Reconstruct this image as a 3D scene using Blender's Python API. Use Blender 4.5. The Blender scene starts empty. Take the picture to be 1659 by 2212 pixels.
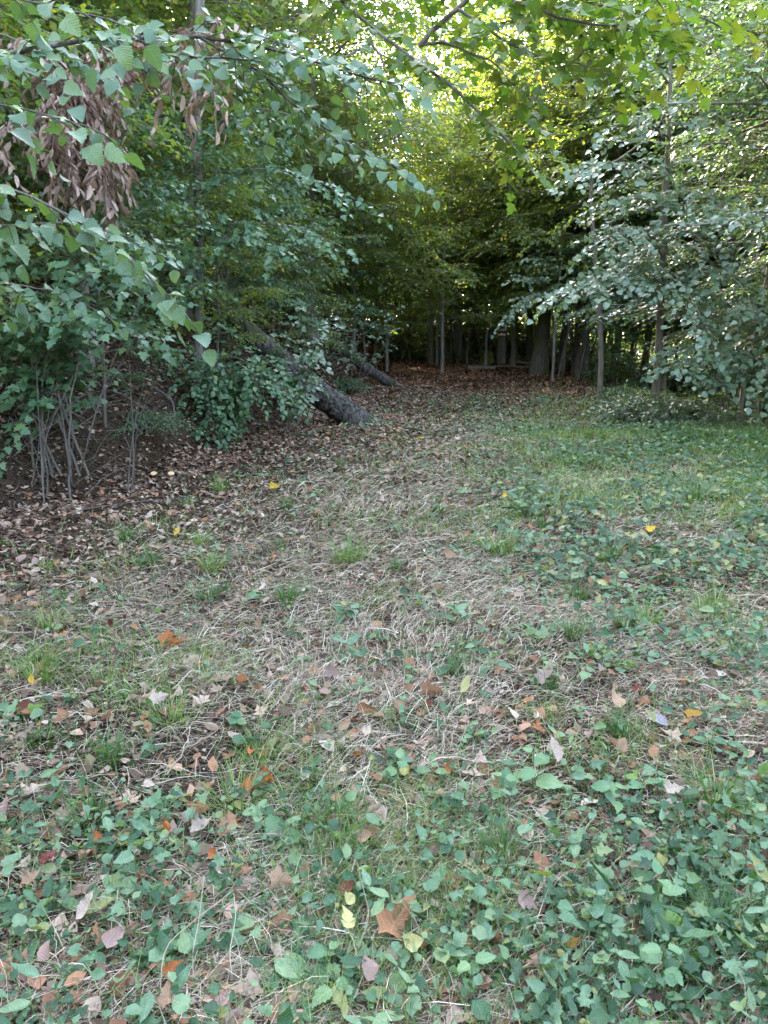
import bpy, math, random
import numpy as np
from mathutils import Vector, Matrix

random.seed(11)
R = np.random.default_rng(11)
scene = bpy.context.scene
col = scene.collection

# ------------------------------------------------------------------ camera, sky, sun, exposure
F_PX, PITCH = 1609.0, math.radians(13.0)          # focal length for a 1659 x 2212 frame
CAM = np.array([0.0, 0.0, 1.6])
cam_d = bpy.data.cameras.new('camera')
cam_d.sensor_fit = 'VERTICAL'
cam_d.angle = 2 * math.atan(1106 / F_PX)
cam_d.clip_end = 600
cam_d.clip_start = 0.05
cam = bpy.data.objects.new('camera', cam_d)
cam.location = CAM
cam.rotation_euler = (math.pi / 2 - PITCH, 0, 0)
col.objects.link(cam)
scene.camera = cam

SUN_EL, SUN_AZ = math.radians(37), math.radians(-30)     # azimuth from +Y towards +X
sun_dir = Vector((math.sin(SUN_AZ) * math.cos(SUN_EL), math.cos(SUN_AZ) * math.cos(SUN_EL), math.sin(SUN_EL)))
world = bpy.data.worlds.new('World')
scene.world = world
world.use_nodes = True
wn = world.node_tree
wn.nodes.clear()
sky = wn.nodes.new('ShaderNodeTexSky')
sky.sky_type = 'NISHITA'
sky.sun_disc = False
sky.sun_elevation = SUN_EL
sky.sun_rotation = SUN_AZ
sky.air_density = 1.0
sky.dust_density = 2.5
sky.ozone_density = 0.6
hs = wn.nodes.new('ShaderNodeHueSaturation')
hs.inputs['Saturation'].default_value = 0.78
bg = wn.nodes.new('ShaderNodeBackground')
bg.inputs['Strength'].default_value = 0.15
wo = wn.nodes.new('ShaderNodeOutputWorld')
wn.links.new(sky.outputs[0], hs.inputs['Color'])
wn.links.new(hs.outputs[0], bg.inputs[0])
wn.links.new(bg.outputs[0], wo.inputs[0])

sun_l = bpy.data.lights.new('sun', 'SUN')
sun_l.energy = 3.4
sun_l.angle = math.radians(0.6)
sun_l.color = (1.0, 0.90, 0.72)
sun = bpy.data.objects.new('sun', sun_l)
sun.rotation_euler = sun_dir.to_track_quat('Z', 'Y').to_euler()
sun.location = (-20, 30, 40)
col.objects.link(sun)

vs = scene.view_settings
vs.view_transform = 'Standard'
vs.look = 'None'
vs.gamma = 1.0
vs.use_curve_mapping = False
vs.exposure = 4.55
scene.cycles.max_bounces = 12
scene.cycles.diffuse_bounces = 8
scene.cycles.glossy_bounces = 2
scene.cycles.transmission_bounces = 4
scene.cycles.sample_clamp_indirect = 6

# ------------------------------------------------------------------ numeric helpers
def nrm(a):
    return a / np.maximum(np.linalg.norm(a, axis=-1, keepdims=True), 1e-9)

def sstep(a, b, x):
    t = np.clip((x - a) / (b - a), 0, 1)
    return t * t * (3 - 2 * t)

def vnoise(x, y, seed=0):
    x = np.asarray(x, float); y = np.asarray(y, float)
    xi = np.floor(x).astype(np.int64); yi = np.floor(y).astype(np.int64)
    fx = x - xi; fy = y - yi
    fx = fx * fx * (3 - 2 * fx); fy = fy * fy * (3 - 2 * fy)
    def h(a, b):
        n = (a * 374761393 + b * 668265263 + seed * 1442695041) & 0x7fffffff
        n = ((n ^ (n >> 13)) * 1274126177) & 0x7fffffff
        return ((n ^ (n >> 16)) & 0xffff) / 65535.0
    return (h(xi, yi) * (1 - fx) + h(xi + 1, yi) * fx) * (1 - fy) + (h(xi, yi + 1) * (1 - fx) + h(xi + 1, yi + 1) * fx) * fy

def foot_x(y):
    return np.interp(y, [-10, 4, 7, 12, 14, 22, 36, 60], [-5.2, -4.2, -3.5, -2.2, -1.7, -0.5, 0.6, 0.4])

def right_x(y):
    return np.interp(y, [12.4, 13.8, 17, 21, 28, 40], [9, 5.2, 5.3, 6, 6.6, 9.5])

def height(x, y):
    x = np.asarray(x, float); y = np.asarray(y, float)
    d = np.maximum(foot_x(y) - x, 0)
    d = d * sstep(0, 1.0, d)
    z = 6.2 * (1 - np.exp(-0.92 * d / 6.2))
    z = z + 0.55 * sstep(14, 38, y)
    z = z - 1.15 * sstep(0, 2.6, x - right_x(y)) * sstep(12.0, 14.5, y)
    z = z + 0.16 * (vnoise(x * 0.35, y * 0.35, 3) - 0.5) + 0.07 * (vnoise(x * 1.3, y * 1.3, 4) - 0.5)
    z = z + 0.03 * (vnoise(x * 4.1, y * 4.1, 5) - 0.5)
    return z

CP, SP = math.cos(PITCH), math.sin(PITCH)
def ray(u, v):
    a, b = (u - 829.5) / F_PX, (1106 - v) / F_PX
    return np.array([a, CP + b * SP, -SP + b * CP])

def at(u, v, y):
    d = ray(u, v)
    return CAM + d * (y / d[1])

def on_ground(u, v):
    d = ray(u, v)
    t = 1.0
    while t < 90:
        p = CAM + d * t
        if p[2] <= float(height(p[0], p[1])):
            break
        t += 0.02 + t * 0.002
    p = CAM + d * t
    return np.array([p[0], p[1], float(height(p[0], p[1]))])

def gz(x, y):
    return np.array([x, y, float(height(x, y))])

# ------------------------------------------------------------------ mesh building
class MB:
    """collects triangles and quads, with a per-vertex vector (along, across, tint)"""
    def __init__(self):
        self.v, self.f3, self.f4, self.a, self.n = [], [], [], [], 0
    def add(self, V, F, A=None):
        V = np.asarray(V, float).reshape(-1, 3)
        F = np.asarray(F, np.int64)
        (self.f3 if F.shape[1] == 3 else self.f4).append(F + self.n)
        self.v.append(V)
        self.a.append(np.zeros((len(V), 3)) if A is None else np.asarray(A, float).reshape(-1, 3))
        self.n += len(V)
    def mesh(self, name, mat, smooth=True):
        me = bpy.data.meshes.new(name)
        V = np.concatenate(self.v) if self.v else np.zeros((0, 3))
        A = np.concatenate(self.a) if self.a else np.zeros((0, 3))
        f3 = np.concatenate(self.f3) if self.f3 else np.zeros((0, 3), np.int64)
        f4 = np.concatenate(self.f4) if self.f4 else np.zeros((0, 4), np.int64)
        me.vertices.add(len(V))
        me.vertices.foreach_set('co', V.astype(np.float32).ravel())
        nl = len(f3) * 3 + len(f4) * 4
        me.loops.add(nl)
        me.loops.foreach_set('vertex_index', np.concatenate([f3.ravel(), f4.ravel()]).astype(np.int32))
        me.polygons.add(len(f3) + len(f4))
        st = np.concatenate([np.arange(len(f3)) * 3, len(f3) * 3 + np.arange(len(f4)) * 4]).astype(np.int32)
        me.polygons.foreach_set('loop_start', st)
        me.polygons.foreach_set('use_smooth', np.full(len(st), smooth, dtype=bool))
        at_ = me.attributes.new('leaf_co', 'FLOAT_VECTOR', 'POINT')
        at_.data.foreach_set('vector', A.astype(np.float32).ravel())
        me.materials.append(mat)
        me.update()
        me.validate()
        return me

def link(name, data, parent=None, label=None, cat=None, group=None, kind=None, loc=None, mat=None):
    o = bpy.data.objects.new(name, data)
    col.objects.link(o)
    if parent is not None: o.parent = parent
    if label: o['label'] = label
    if cat: o['category'] = cat
    if group: o['group'] = group
    if kind: o['kind'] = kind
    if loc is not None: o.location = [float(c) for c in loc]
    return o

def frames(pts):
    t = np.gradient(pts, axis=0)
    t = nrm(t)
    ref = np.where(np.abs(t[:, 2:3]) > 0.9, np.array([[1., 0, 0]]), np.array([[0, 0, 1.]]))
    a = nrm(np.cross(ref, t))
    for i in range(1, len(a)):
        x = a[i - 1] - t[i] * np.dot(a[i - 1], t[i])
        n = np.linalg.norm(x)
        if n > 1e-6: a[i] = x / n
    return t, a, np.cross(t, a)

def smooth_line(pts, n):
    pts = np.asarray(pts, float)
    if len(pts) < 3:
        s = np.linspace(0, 1, n)[:, None]
        return pts[0] * (1 - s) + pts[-1] * s
    d = np.concatenate([[0], np.cumsum(np.linalg.norm(np.diff(pts, axis=0), axis=1))])
    s = np.linspace(0, d[-1], n)
    out = np.stack([np.interp(s, d, pts[:, k]) for k in range(3)], 1)
    for _ in range(max(1, n // (len(pts) * 3))):
        out[1:-1] = (out[:-2] + 2 * out[1:-1] + out[2:]) / 4
    return out

def tube(mb, pts, radii, sides=8, rough=0.0, cap=True, seed=0):
    pts = np.asarray(pts, float); n = len(pts)
    radii = np.broadcast_to(np.asarray(radii, float), (n,))
    t, a, b = frames(pts)
    ang = np.linspace(0, 2 * np.pi, sides, endpoint=False)
    r = radii[:, None] * np.ones((1, sides))
    if rough:
        jj, ii = np.meshgrid(np.arange(sides), np.arange(n))
        r = r * (1 + rough * (vnoise(ii * 0.9 + seed, jj * 1.7 + seed * 3, 9) - 0.5) * 2)
    V = pts[:, None, :] + r[..., None] * (np.cos(ang)[None, :, None] * a[:, None, :] + np.sin(ang)[None, :, None] * b[:, None, :])
    i = np.arange(n - 1)[:, None] * sides
    j = np.arange(sides)[None, :]; k = (j + 1) % sides
    Fq = np.stack([i + j, i + k, i + sides + k, i + sides + j], -1).reshape(-1, 4)
    L = np.concatenate([[0], np.cumsum(np.linalg.norm(np.diff(pts, axis=0), axis=1))])
    A = np.stack([np.repeat(L, sides), np.tile(ang / (2 * np.pi), n), np.full(n * sides, (seed * 0.37) % 1)], 1)
    mb.add(V.reshape(-1, 3), Fq, A)
    if cap:
        for q, row in ((0, 0), (n - 1, (n - 1) * sides)):
            c = np.concatenate([V[q], pts[q][None]])
            f = [[(m + 1) % sides, m, sides] if q == 0 else [m, (m + 1) % sides, sides] for m in range(sides)]
            mb.add(c, f, np.tile([0, 0, (seed * 0.37) % 1], (sides + 1, 1)))

def sticks(mb, P0, P1, r0, r1):
    """many thin three-sided twigs at once"""
    n = len(P0)
    if n == 0: return
    t = nrm(P1 - P0)
    ref = np.where(np.abs(t[:, 2:3]) > 0.9, np.array([[1., 0, 0]]), np.array([[0, 0, 1.]]))
    a = nrm(np.cross(ref, t)); b = np.cross(t, a)
    V = []
    for P, r in ((P0, r0), (P1, r1)):
        r = np.broadcast_to(r, (n,))[:, None]
        for k in range(3):
            q = 2 * math.pi * k / 3
            V.append(P + r * (math.cos(q) * a + math.sin(q) * b))
    V = np.stack(V, 1)
    f = np.array([[0, 1, 4, 3], [1, 2, 5, 4], [2, 0, 3, 5]])
    Fq = (np.arange(n)[:, None, None] * 6 + f[None]).reshape(-1, 4)
    mb.add(V.reshape(-1, 3), Fq, np.tile([0, 0, .5], (n * 6, 1)))

# ---------------------------------------------------------------- leaf templates: x along the midrib, y across, z up
def leaf_from_width(n, wfun, fold=0.25, bend=0.2, serr=0.0):
    xs = np.linspace(0, 1, n + 1)
    mid = np.stack([xs, 0 * xs, -bend * xs ** 2], 1)
    V = list(mid); idx = {}
    for s in (1, -1):
        for i in range(1, n):
            w = wfun(xs[i]) * (1 + (serr if i % 2 else -serr))
            x = xs[i] + (serr * 0.15 if i % 2 else 0)
            idx[(s, i)] = len(V)
            V.append((x, s * w, fold * w - bend * x ** 2))
    Fc = []
    for s in (1, -1):
        tri = []
        tri.append([0, idx[(s, 1)], 1])
        for i in range(1, n - 1):
            tri.append([i, idx[(s, i)], i + 1]); tri.append([idx[(s, i)], idx[(s, i + 1)], i + 1])
        tri.append([n - 1, idx[(s, n - 1)], n])
        if s > 0: tri = [[a, c, b] for a, b, c in tri]
        Fc += tri
    return np.array(V, float), np.array(Fc)

def leaf_from_half(half, cx, fold=0.15, bend=0.15):
    up = [(x, y) for x, y in half]
    dn = [(x, -y) for x, y in half[::-1] if y > 1e-6]
    ring = up + dn
    V = [(cx, 0, 0)] + [(x, y, 0) for x, y in ring]
    V = np.array(V, float)
    V[:, 2] = fold * np.abs(V[:, 1]) - bend * V[:, 0] ** 2
    m = len(ring)
    Fc = [[0, 1 + (i + 1) % m, 1 + i] for i in range(m)]
    return V, np.array(Fc)

W_OV = lambda x: 0.36 * (np.sin(np.pi * min(x, 1) ** 0.8) ** 0.85) + 0.0
W_BROAD = lambda x: 0.46 * (np.sin(np.pi * min(x, 1) ** 0.62) ** 0.75)
W_LONG = lambda x: 0.24 * (np.sin(np.pi * min(x, 1) ** 0.85) ** 0.8)
T_FAR = (np.array([[0, 0, 0], [.42, .34, .06], [1, 0, -.12], [.42, -.34, .06]], float), np.array([[0, 2, 1], [0, 3, 2]]))
T_MID = leaf_from_width(4, W_OV)
T_LOW = leaf_from_width(2, lambda x: .36, .2, .2)
T_SIX = leaf_from_width(3, W_OV)
T_BROAD = leaf_from_width(4, W_BROAD, 0.2, 0.25)
T_NEAR = leaf_from_width(12, W_BROAD, 0.22, 0.28, 0.09)
T_LONG = leaf_from_width(5, W_LONG, 0.35, 0.35)
MAPLE = [(.02, .08), (-.07, .30), (.10, .27), (.22, .42), (.36, .58), (.42, .38), (.47, .23), (.62, .31), (.70, .24), (.80, .12), (1.0, 0)]
T_MAPLE = leaf_from_half(MAPLE, 0.3, 0.12, 0.22)
KIDNEY = [(.12, 0), (0, .12), (-.04, .32), (.12, .5), (.28, .55), (.45, .54), (.62, .47), (.78, .34), (.9, .2), (.97, 0)]
def scallop(n=17, dep=.07):
    out = []
    for i in range(n + 1):
        a = math.pi * (1 - i / n)
        r = .5 * (1 - .10 * math.cos(a)) * (1 + dep * (1 if i % 2 else -1))
        x = .46 + r * math.cos(a) * 1.02; y = r * math.sin(a) * 1.08
        if i == 0: x = .12
        if i == 1: x, y = -.02, .20
        out.append((x, y if 0 < i < n else 0.0))
    return out
T_ROUND = leaf_from_half(scallop(), 0.35, 0.22, 0.1)
T_COVER = leaf_from_half(scallop(6, .05), 0.35, 0.25, 0.12)
T_SERR = leaf_from_width(5, W_OV, .3, .3, .10)

def curl(T, c, b, twist=0.0, jit=0.0, seed=0):
    V = T[0].copy(); rr = np.random.default_rng(seed)
    y = V[:, 1]; z0 = V[:, 2]
    if abs(c) > 1e-4:
        th = y * c
        V[:, 1] = np.sin(th) / c; V[:, 2] = z0 + (1 - np.cos(th)) / c
    if abs(b) > 1e-4:
        ph = V[:, 0] * b; rad = 1 / b
        z = V[:, 2].copy()
        V[:, 0] = (rad - z) * np.sin(ph); V[:, 2] = rad - (rad - z) * np.cos(ph)
    if twist:
        a = V[:, 0] * twist
        y, z = V[:, 1].copy(), V[:, 2].copy()
        V[:, 1] = y * np.cos(a) - z * np.sin(a); V[:, 2] = y * np.sin(a) + z * np.cos(a)
    if jit: V += rr.normal(0, jit, V.shape)
    return V, T[1]

class Leaves:
    def __init__(self): self.P, self.D, self.N, self.S = [], [], [], []
    def add(self, P, D, N, S):
        self.P.append(P); self.D.append(D); self.N.append(N); self.S.append(np.broadcast_to(S, (len(P),)).astype(float))
    def cat(self):
        P, D, N, S = (np.concatenate(a) for a in (self.P, self.D, self.N, self.S))
        D = nrm(D); N = nrm(N - D * np.sum(N * D, -1, keepdims=True))
        return P, D, N, S

def mass(mb, T, P, D, N, S, tint=None):
    V, Fc = T
    B = np.cross(N, D)
    W = P[:, None] + S[:, None, None] * (V[None, :, 0:1] * D[:, None] + V[None, :, 1:2] * B[:, None] + V[None, :, 2:3] * N[:, None])
    k = len(V); n = len(P)
    Fx = (np.arange(n)[:, None, None] * k + Fc[None]).reshape(-1, 3)
    if tint is None: tint = R.random(n)
    A = np.empty((n, k, 3)); A[:, :, 0] = V[None, :, 0]; A[:, :, 1] = V[None, :, 1]; A[:, :, 2] = tint[:, None]
    mb.add(W.reshape(-1, 3), Fx, A)

UP = np.array([0, 0, 1.0])
def spray(lv, wood, pts, r0=0.01, tw=0.45, tsp=0.11, lsp=0.07, size=0.09, droop=0.25, start=0.2, hang=0.0, tilt=0.25, ratio=0.55, face=0.0):
    """a leafy branch: twigs leave the polyline left and right, leaves sit alternately along the twigs, all lying roughly in one layer"""
    pts = np.asarray(pts, float)
    L = np.concatenate([[0], np.cumsum(np.linalg.norm(np.diff(pts, axis=0), axis=1))])
    n = max(3, int(L[-1] * (1 - start) / tsp))
    s = np.linspace(start, 1, n)
    pos = np.stack([np.interp(s * L[-1], L, pts[:, k]) for k in range(3)], 1)
    tg = nrm(np.gradient(pos, axis=0))
    lat = nrm(np.cross(tg, UP) + 1e-5)
    side = np.where(np.arange(n) % 2 == 0, 1.0, -1.0)[:, None]
    d = nrm(tg * ratio + side * lat * 0.8 + R.normal(0, tilt, (n, 3)))
    d[-1] = tg[-1]
    ln = tw * (1.05 - 0.6 * s) * (0.6 + 0.8 * R.random(n))
    nl = np.maximum(2, (ln / lsp).astype(int))
    rep = np.repeat(np.arange(n), nl)
    off = np.arange(len(rep)) - np.repeat(np.cumsum(nl) - nl, nl)
    q = (off + 1.0) / nl[rep]
    base = pos[rep] + d[rep] * (ln[rep] * q)[:, None]
    base[:, 2] -= droop * ln[rep] * q ** 2
    nrmv = nrm(np.cross(d, side * np.cross(UP, d)) * side + 0 * UP)
    nrmv = nrm(UP + R.normal(0, 0.25, (n, 3)))
    bb = nrm(np.cross(nrmv, d))
    sd = np.where(off % 2 == 0, 1.0, -1.0)[:, None]
    last = (off == nl[rep] - 1)[:, None]
    ld = d[rep] * 0.65 + np.where(last, 0.0, 1.0) * sd * bb[rep] * 0.75 + R.normal(0, 0.22, (len(rep), 3))
    ld[:, 2] -= droop * q + hang
    nn = nrmv[rep] + R.normal(0, 0.32, (len(rep), 3)) + np.array([0, -face, 0])
    lv.add(base, ld, nn, size * (0.7 + 0.5 * R.random(len(rep))))
    if wood is not None:
        end = pos + d * ln[:, None]; end[:, 2] -= droop * ln
        m = pos + d * ln[:, None] * 0.5; m[:, 2] -= droop * ln * 0.25
        r = np.minimum(r0 * 0.45, 0.004) * np.ones(n)
        sticks(wood, pos, m, r, r * 0.7); sticks(wood, m, end, r * 0.7, r * 0.3)

# ------------------------------------------------------------------ materials
def new_mat(name):
    m = bpy.data.materials.new(name)
    m.use_nodes = True
    nt = m.node_tree
    nt.nodes.clear()
    return m, nt, nt.nodes.new('ShaderNodeOutputMaterial')

def ramp(nt, stops, interp='LINEAR'):
    r = nt.nodes.new('ShaderNodeValToRGB')
    e = r.color_ramp.elements
    r.color_ramp.interpolation = interp
    while len(e) < len(stops): e.new(0.5)
    for el, (p, c) in zip(e, stops):
        el.position = p; el.color = (*c, 1)
    return r

def math_node(nt, op, a, b=None, c=None):
    n = nt.nodes.new('ShaderNodeMath'); n.operation = op
    for i, x in enumerate((a, b, c)):
        if x is None: continue
        if isinstance(x, (int, float)): n.inputs[i].default_value = x
        else: nt.links.new(x, n.inputs[i])
    return n.outputs[0]

def leaf_mat(name, stops, rough=0.42, spec=0.5, trans=0.35, tcol=None, veins=False, mottle=0.25, sheen=0.0):
    m, nt, out = new_mat(name)
    at_ = nt.nodes.new('ShaderNodeAttribute'); at_.attribute_name = 'leaf_co'
    sp = nt.nodes.new('ShaderNodeSeparateXYZ'); nt.links.new(at_.outputs['Vector'], sp.inputs[0])
    oi = nt.nodes.new('ShaderNodeObjectInfo')
    t = math_node(nt, 'FRACT', math_node(nt, 'ADD', sp.outputs[2], oi.outputs['Random']))
    rp = ramp(nt, stops); nt.links.new(t, rp.inputs[0])
    colr = rp.outputs[0]
    geo = nt.nodes.new('ShaderNodeTexCoord')
    no = nt.nodes.new('ShaderNodeTexNoise'); no.inputs['Scale'].default_value = 55; no.inputs['Detail'].default_value = 3
    nt.links.new(geo.outputs['Object'], no.inputs['Vector'])
    mx = nt.nodes.new('ShaderNodeMix'); mx.data_type = 'RGBA'; mx.blend_type = 'MULTIPLY'
    mx.inputs['Factor'].default_value = 1.0
    val = math_node(nt, 'MULTIPLY_ADD', no.outputs['Fac'], 2 * mottle, 1 - mottle)
    nt.links.new(colr, mx.inputs['A']); nt.links.new(val, mx.inputs['B'])
    colr = mx.outputs['Result']
    pb = nt.nodes.new('ShaderNodeBsdfPrincipled')
    pb.inputs['Roughness'].default_value = rough
    pb.inputs['Specular IOR Level'].default_value = spec
    if veins:
        ay = math_node(nt, 'ABSOLUTE', sp.outputs[1])
        k = math_node(nt, 'SUBTRACT', sp.outputs[0], math_node(nt, 'MULTIPLY', ay, 0.75))
        w = math_node(nt, 'SINE', math_node(nt, 'MULTIPLY', k, 52.0))
        w = math_node(nt, 'POWER', math_node(nt, 'MULTIPLY_ADD', w, 0.5, 0.5), 4.0)
        mid = math_node(nt, 'LESS_THAN', ay, 0.018)
        vn = math_node(nt, 'MAXIMUM', w, mid)
        mv = nt.nodes.new('ShaderNodeMix'); mv.data_type = 'RGBA'; mv.blend_type = 'MULTIPLY'
        nt.links.new(math_node(nt, 'MULTIPLY', vn, 0.5), mv.inputs['Factor'])
        nt.links.new(colr, mv.inputs['A']); mv.inputs['B'].default_value = (1.5, 1.45, 1.35, 1)
        colr = mv.outputs['Result']
        bp = nt.nodes.new('ShaderNodeBump'); bp.inputs['Strength'].default_value = 0.5; bp.inputs['Distance'].default_value = 0.003
        bp.invert = True
        nt.links.new(vn, bp.inputs['Height']); nt.links.new(bp.outputs[0], pb.inputs['Normal'])
    nt.links.new(colr, pb.inputs['Base Color'])
    if trans > 0:
        tr = nt.nodes.new('ShaderNodeBsdfTranslucent')
        tm = nt.nodes.new('ShaderNodeMix'); tm.data_type = 'RGBA'; tm.blend_type = 'MULTIPLY'; tm.inputs['Factor'].default_value = 1
        nt.links.new(colr, tm.inputs['A']); tm.inputs['B'].default_value = (*(tcol or (2.2, 1.9, 0.7)), 1)
        nt.links.new(tm.outputs['Result'], tr.inputs['Color'])
        ms = nt.nodes.new('ShaderNodeMixShader'); ms.inputs[0].default_value = trans
        nt.links.new(pb.outputs[0], ms.inputs[1]); nt.links.new(tr.outputs[0], ms.inputs[2])
        nt.links.new(ms.outputs[0], out.inputs[0])
    else:
        nt.links.new(pb.outputs[0], out.inputs[0])
    return m

def bark_mat(name, c0, c1, scale=1.0, moss=None, rough=0.85):
    m, nt, out = new_mat(name)
    tc = nt.nodes.new('ShaderNodeTexCoord')
    mp = nt.nodes.new('ShaderNodeMapping'); mp.inputs['Scale'].default_value = (9 * scale, 9 * scale, 1.6 * scale)
    nt.links.new(tc.outputs['Object'], mp.inputs[0])
    no = nt.nodes.new('ShaderNodeTexNoise'); no.inputs['Scale'].default_value = 2.2; no.inputs['Detail'].default_value = 7; no.inputs['Roughness'].default_value = 0.7
    nt.links.new(mp.outputs[0], no.inputs['Vector'])
    rp = ramp(nt, [(0.3, c0), (0.7, c1)]); nt.links.new(no.outputs['Fac'], rp.inputs[0])
    colr = rp.outputs[0]
    if moss:
        n2 = nt.nodes.new('ShaderNodeTexNoise'); n2.inputs['Scale'].default_value = 1.7; n2.inputs['Detail'].default_value = 5
        nt.links.new(tc.outputs['Object'], n2.inputs['Vector'])
        r2 = ramp(nt, [(0.48, (0, 0, 0)), (0.62, (1, 1, 1))]); nt.links.new(n2.outputs['Fac'], r2.inputs[0])
        mx = nt.nodes.new('ShaderNodeMix'); mx.data_type = 'RGBA'
        nt.links.new(r2.outputs[0], mx.inputs['Factor']); nt.links.new(colr, mx.inputs['A']); mx.inputs['B'].default_value = (*moss, 1)
        colr = mx.outputs['Result']
    pb = nt.nodes.new('ShaderNodeBsdfPrincipled'); pb.inputs['Roughness'].default_value = rough; pb.inputs['Specular IOR Level'].default_value = 0.12
    nt.links.new(colr, pb.inputs['Base Color'])
    bp = nt.nodes.new('ShaderNodeBump'); bp.inputs['Strength'].default_value = 0.8; bp.inputs['Distance'].default_value = 0.02
    nt.links.new(no.outputs['Fac'], bp.inputs['Height']); nt.links.new(bp.outputs[0], pb.inputs['Normal'])
    nt.links.new(pb.outputs[0], out.inputs[0])
    return m

def log_mat(name, c0, c1, scale=1.0, moss=None):
    m = bark_mat(name, c0, c1, scale, moss)
    nt = m.node_tree
    at_ = nt.nodes.new('ShaderNodeTexCoord')
    vo = nt.nodes.new('ShaderNodeTexVoronoi'); vo.feature = 'DISTANCE_TO_EDGE'; vo.inputs['Scale'].default_value = 7.5
    no = nt.nodes.new('ShaderNodeTexNoise'); no.inputs['Scale'].default_value = 6; no.inputs['Detail'].default_value = 5
    nt.links.new(at_.outputs['Object'], no.inputs['Vector'])
    mx = nt.nodes.new('ShaderNodeMix'); mx.data_type = 'VECTOR'; mx.inputs['Factor'].default_value = .12
    nt.links.new(at_.outputs['Object'], mx.inputs['A']); nt.links.new(no.outputs['Color'], mx.inputs['B'])
    nt.links.new(mx.outputs['Result'], vo.inputs['Vector'])
    r = ramp(nt, [(0.01, (.12, .11, .10)), (0.07, (1, 1, 1))]); nt.links.new(vo.outputs['Distance'], r.inputs[0])
    pb = next(n for n in nt.nodes if n.type == 'BSDF_PRINCIPLED')
    src = pb.inputs['Base Color'].links[0].from_socket
    mm = nt.nodes.new('ShaderNodeMix'); mm.data_type = 'RGBA'; mm.blend_type = 'MULTIPLY'; mm.inputs['Factor'].default_value = 1
    nt.links.new(src, mm.inputs['A']); nt.links.new(r.outputs[0], mm.inputs['B']); nt.links.new(mm.outputs['Result'], pb.inputs['Base Color'])
    return m

def flat_mat(name, c, rough=0.8, var=0.2, scale=30):
    m, nt, out = new_mat(name)
    tc = nt.nodes.new('ShaderNodeTexCoord')
    no = nt.nodes.new('ShaderNodeTexNoise'); no.inputs['Scale'].default_value = scale; no.inputs['Detail'].default_value = 5
    nt.links.new(tc.outputs['Object'], no.inputs['Vector'])
    rp = ramp(nt, [(0.3, tuple(x * (1 - var) for x in c)), (0.7, tuple(min(1, x * (1 + var)) for x in c))])
    nt.links.new(no.outputs['Fac'], rp.inputs[0])
    pb = nt.nodes.new('ShaderNodeBsdfPrincipled'); pb.inputs['Roughness'].default_value = rough
    nt.links.new(rp.outputs[0], pb.inputs['Base Color']); nt.links.new(pb.outputs[0], out.inputs[0])
    return m

M = {}
M['leaf_cool'] = leaf_mat('leaf_cool', [(0, (.04, .085, .04)), (.5, (.06, .12, .06)), (.9, (.08, .14, .06)), (1, (.11, .15, .05))], 0.40, 0.35, 0.28, (1.7, 1.7, .6))
M['leaf_near'] = leaf_mat('leaf_near', [(0, (.05, .095, .055)), (.6, (.07, .125, .07)), (1, (.09, .14, .06))], 0.36, 0.36, 0.3, (1.7, 1.7, .5), veins=True)
M['leaf_mid'] = leaf_mat('leaf_mid', [(0, (.06, .10, .035)), (.6, (.085, .13, .042)), (.93, (.11, .14, .035)), (1, (.25, .2, .03))], 0.45, 0.22, 0.45, (2.4, 2.1, .7))
M['leaf_yellow'] = leaf_mat('leaf_yellow', [(0, (.075, .12, .035)), (.6, (.10, .145, .042)), (.9, (.14, .155, .04)), (1, (.28, .21, .03))], 0.5, 0.2, 0.56, (2.0, 2.1, .7))
M['leaf_maple'] = leaf_mat('leaf_maple', [(0, (.055, .11, .022)), (.7, (.08, .125, .025)), (1, (.12, .13, .025))], 0.42, 0.45, 0.33, (1.7, 1.8, .6), veins=True)
M['leaf_pale'] = leaf_mat('leaf_pale', [(0, (.065, .105, .062)), (.5, (.085, .13, .078)), (1, (.115, .155, .085))], 0.36, 0.55, 0.28, (1.6, 1.6, .6))
M['herb'] = leaf_mat('herb', [(0, (.02, .046, .024)), (.25, (.036, .08, .038)), (.5, (.06, .115, .06)), (.75, (.09, .15, .092)), (.94, (.115, .165, .08)), (1, (.15, .15, .05))], 0.42, 0.26, 0.25, (1.6, 1.8, .5), veins=True, mottle=.4)
M['herb_big'] = leaf_mat('herb_big', [(0, (.045, .10, .048)), (.5, (.08, .15, .072)), (1, (.12, .185, .085))], 0.40, 0.30, 0.25, (1.6, 1.8, .5), veins=True)
M['herb_bright'] = leaf_mat('herb_bright', [(0, (.06, .13, .02)), (1, (.12, .2, .03))], 0.45, 0.45, 0.35, (1.8, 1.9, .5), veins=True)
M['withered'] = leaf_mat('withered', [(0, (.09, .055, .04)), (.4, (.20, .13, .10)), (.8, (.36, .26, .21)), (1, (.16, .09, .05))], 0.6, 0.35, 0.2, (1.4, 1.1, .8), mottle=0.35)
LIT = [(0, (.03, .02, .014)), (.35, (.085, .055, .04)), (.6, (.17, .115, .085)), (.82, (.29, .22, .17)), (.92, (.22, .085, .035)), (1, (.38, .32, .26))]
M['litter'] = leaf_mat('litter', LIT, 0.7, 0.06, 0.12, (1.3, 1.1, .8), mottle=0.35)
M['litter_red'] = leaf_mat('litter_red', [(0, (.07, .035, .022)), (.5, (.17, .085, .05)), (.85, (.25, .13, .075)), (1, (.32, .22, .16))], 0.7, 0.06, 0.12, (1.3, 1.1, .8), mottle=0.35)
def dead(name, c, var=0.25):
    lo = tuple(x * (1 - var) for x in c); hi = tuple(min(.8, x * (1 + var)) for x in c)
    M[name] = leaf_mat(name, [(0, lo), (1, hi)], 0.6, 0.12, 0.15, (1.3, 1.1, .8), veins=True, mottle=0.6)
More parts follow.
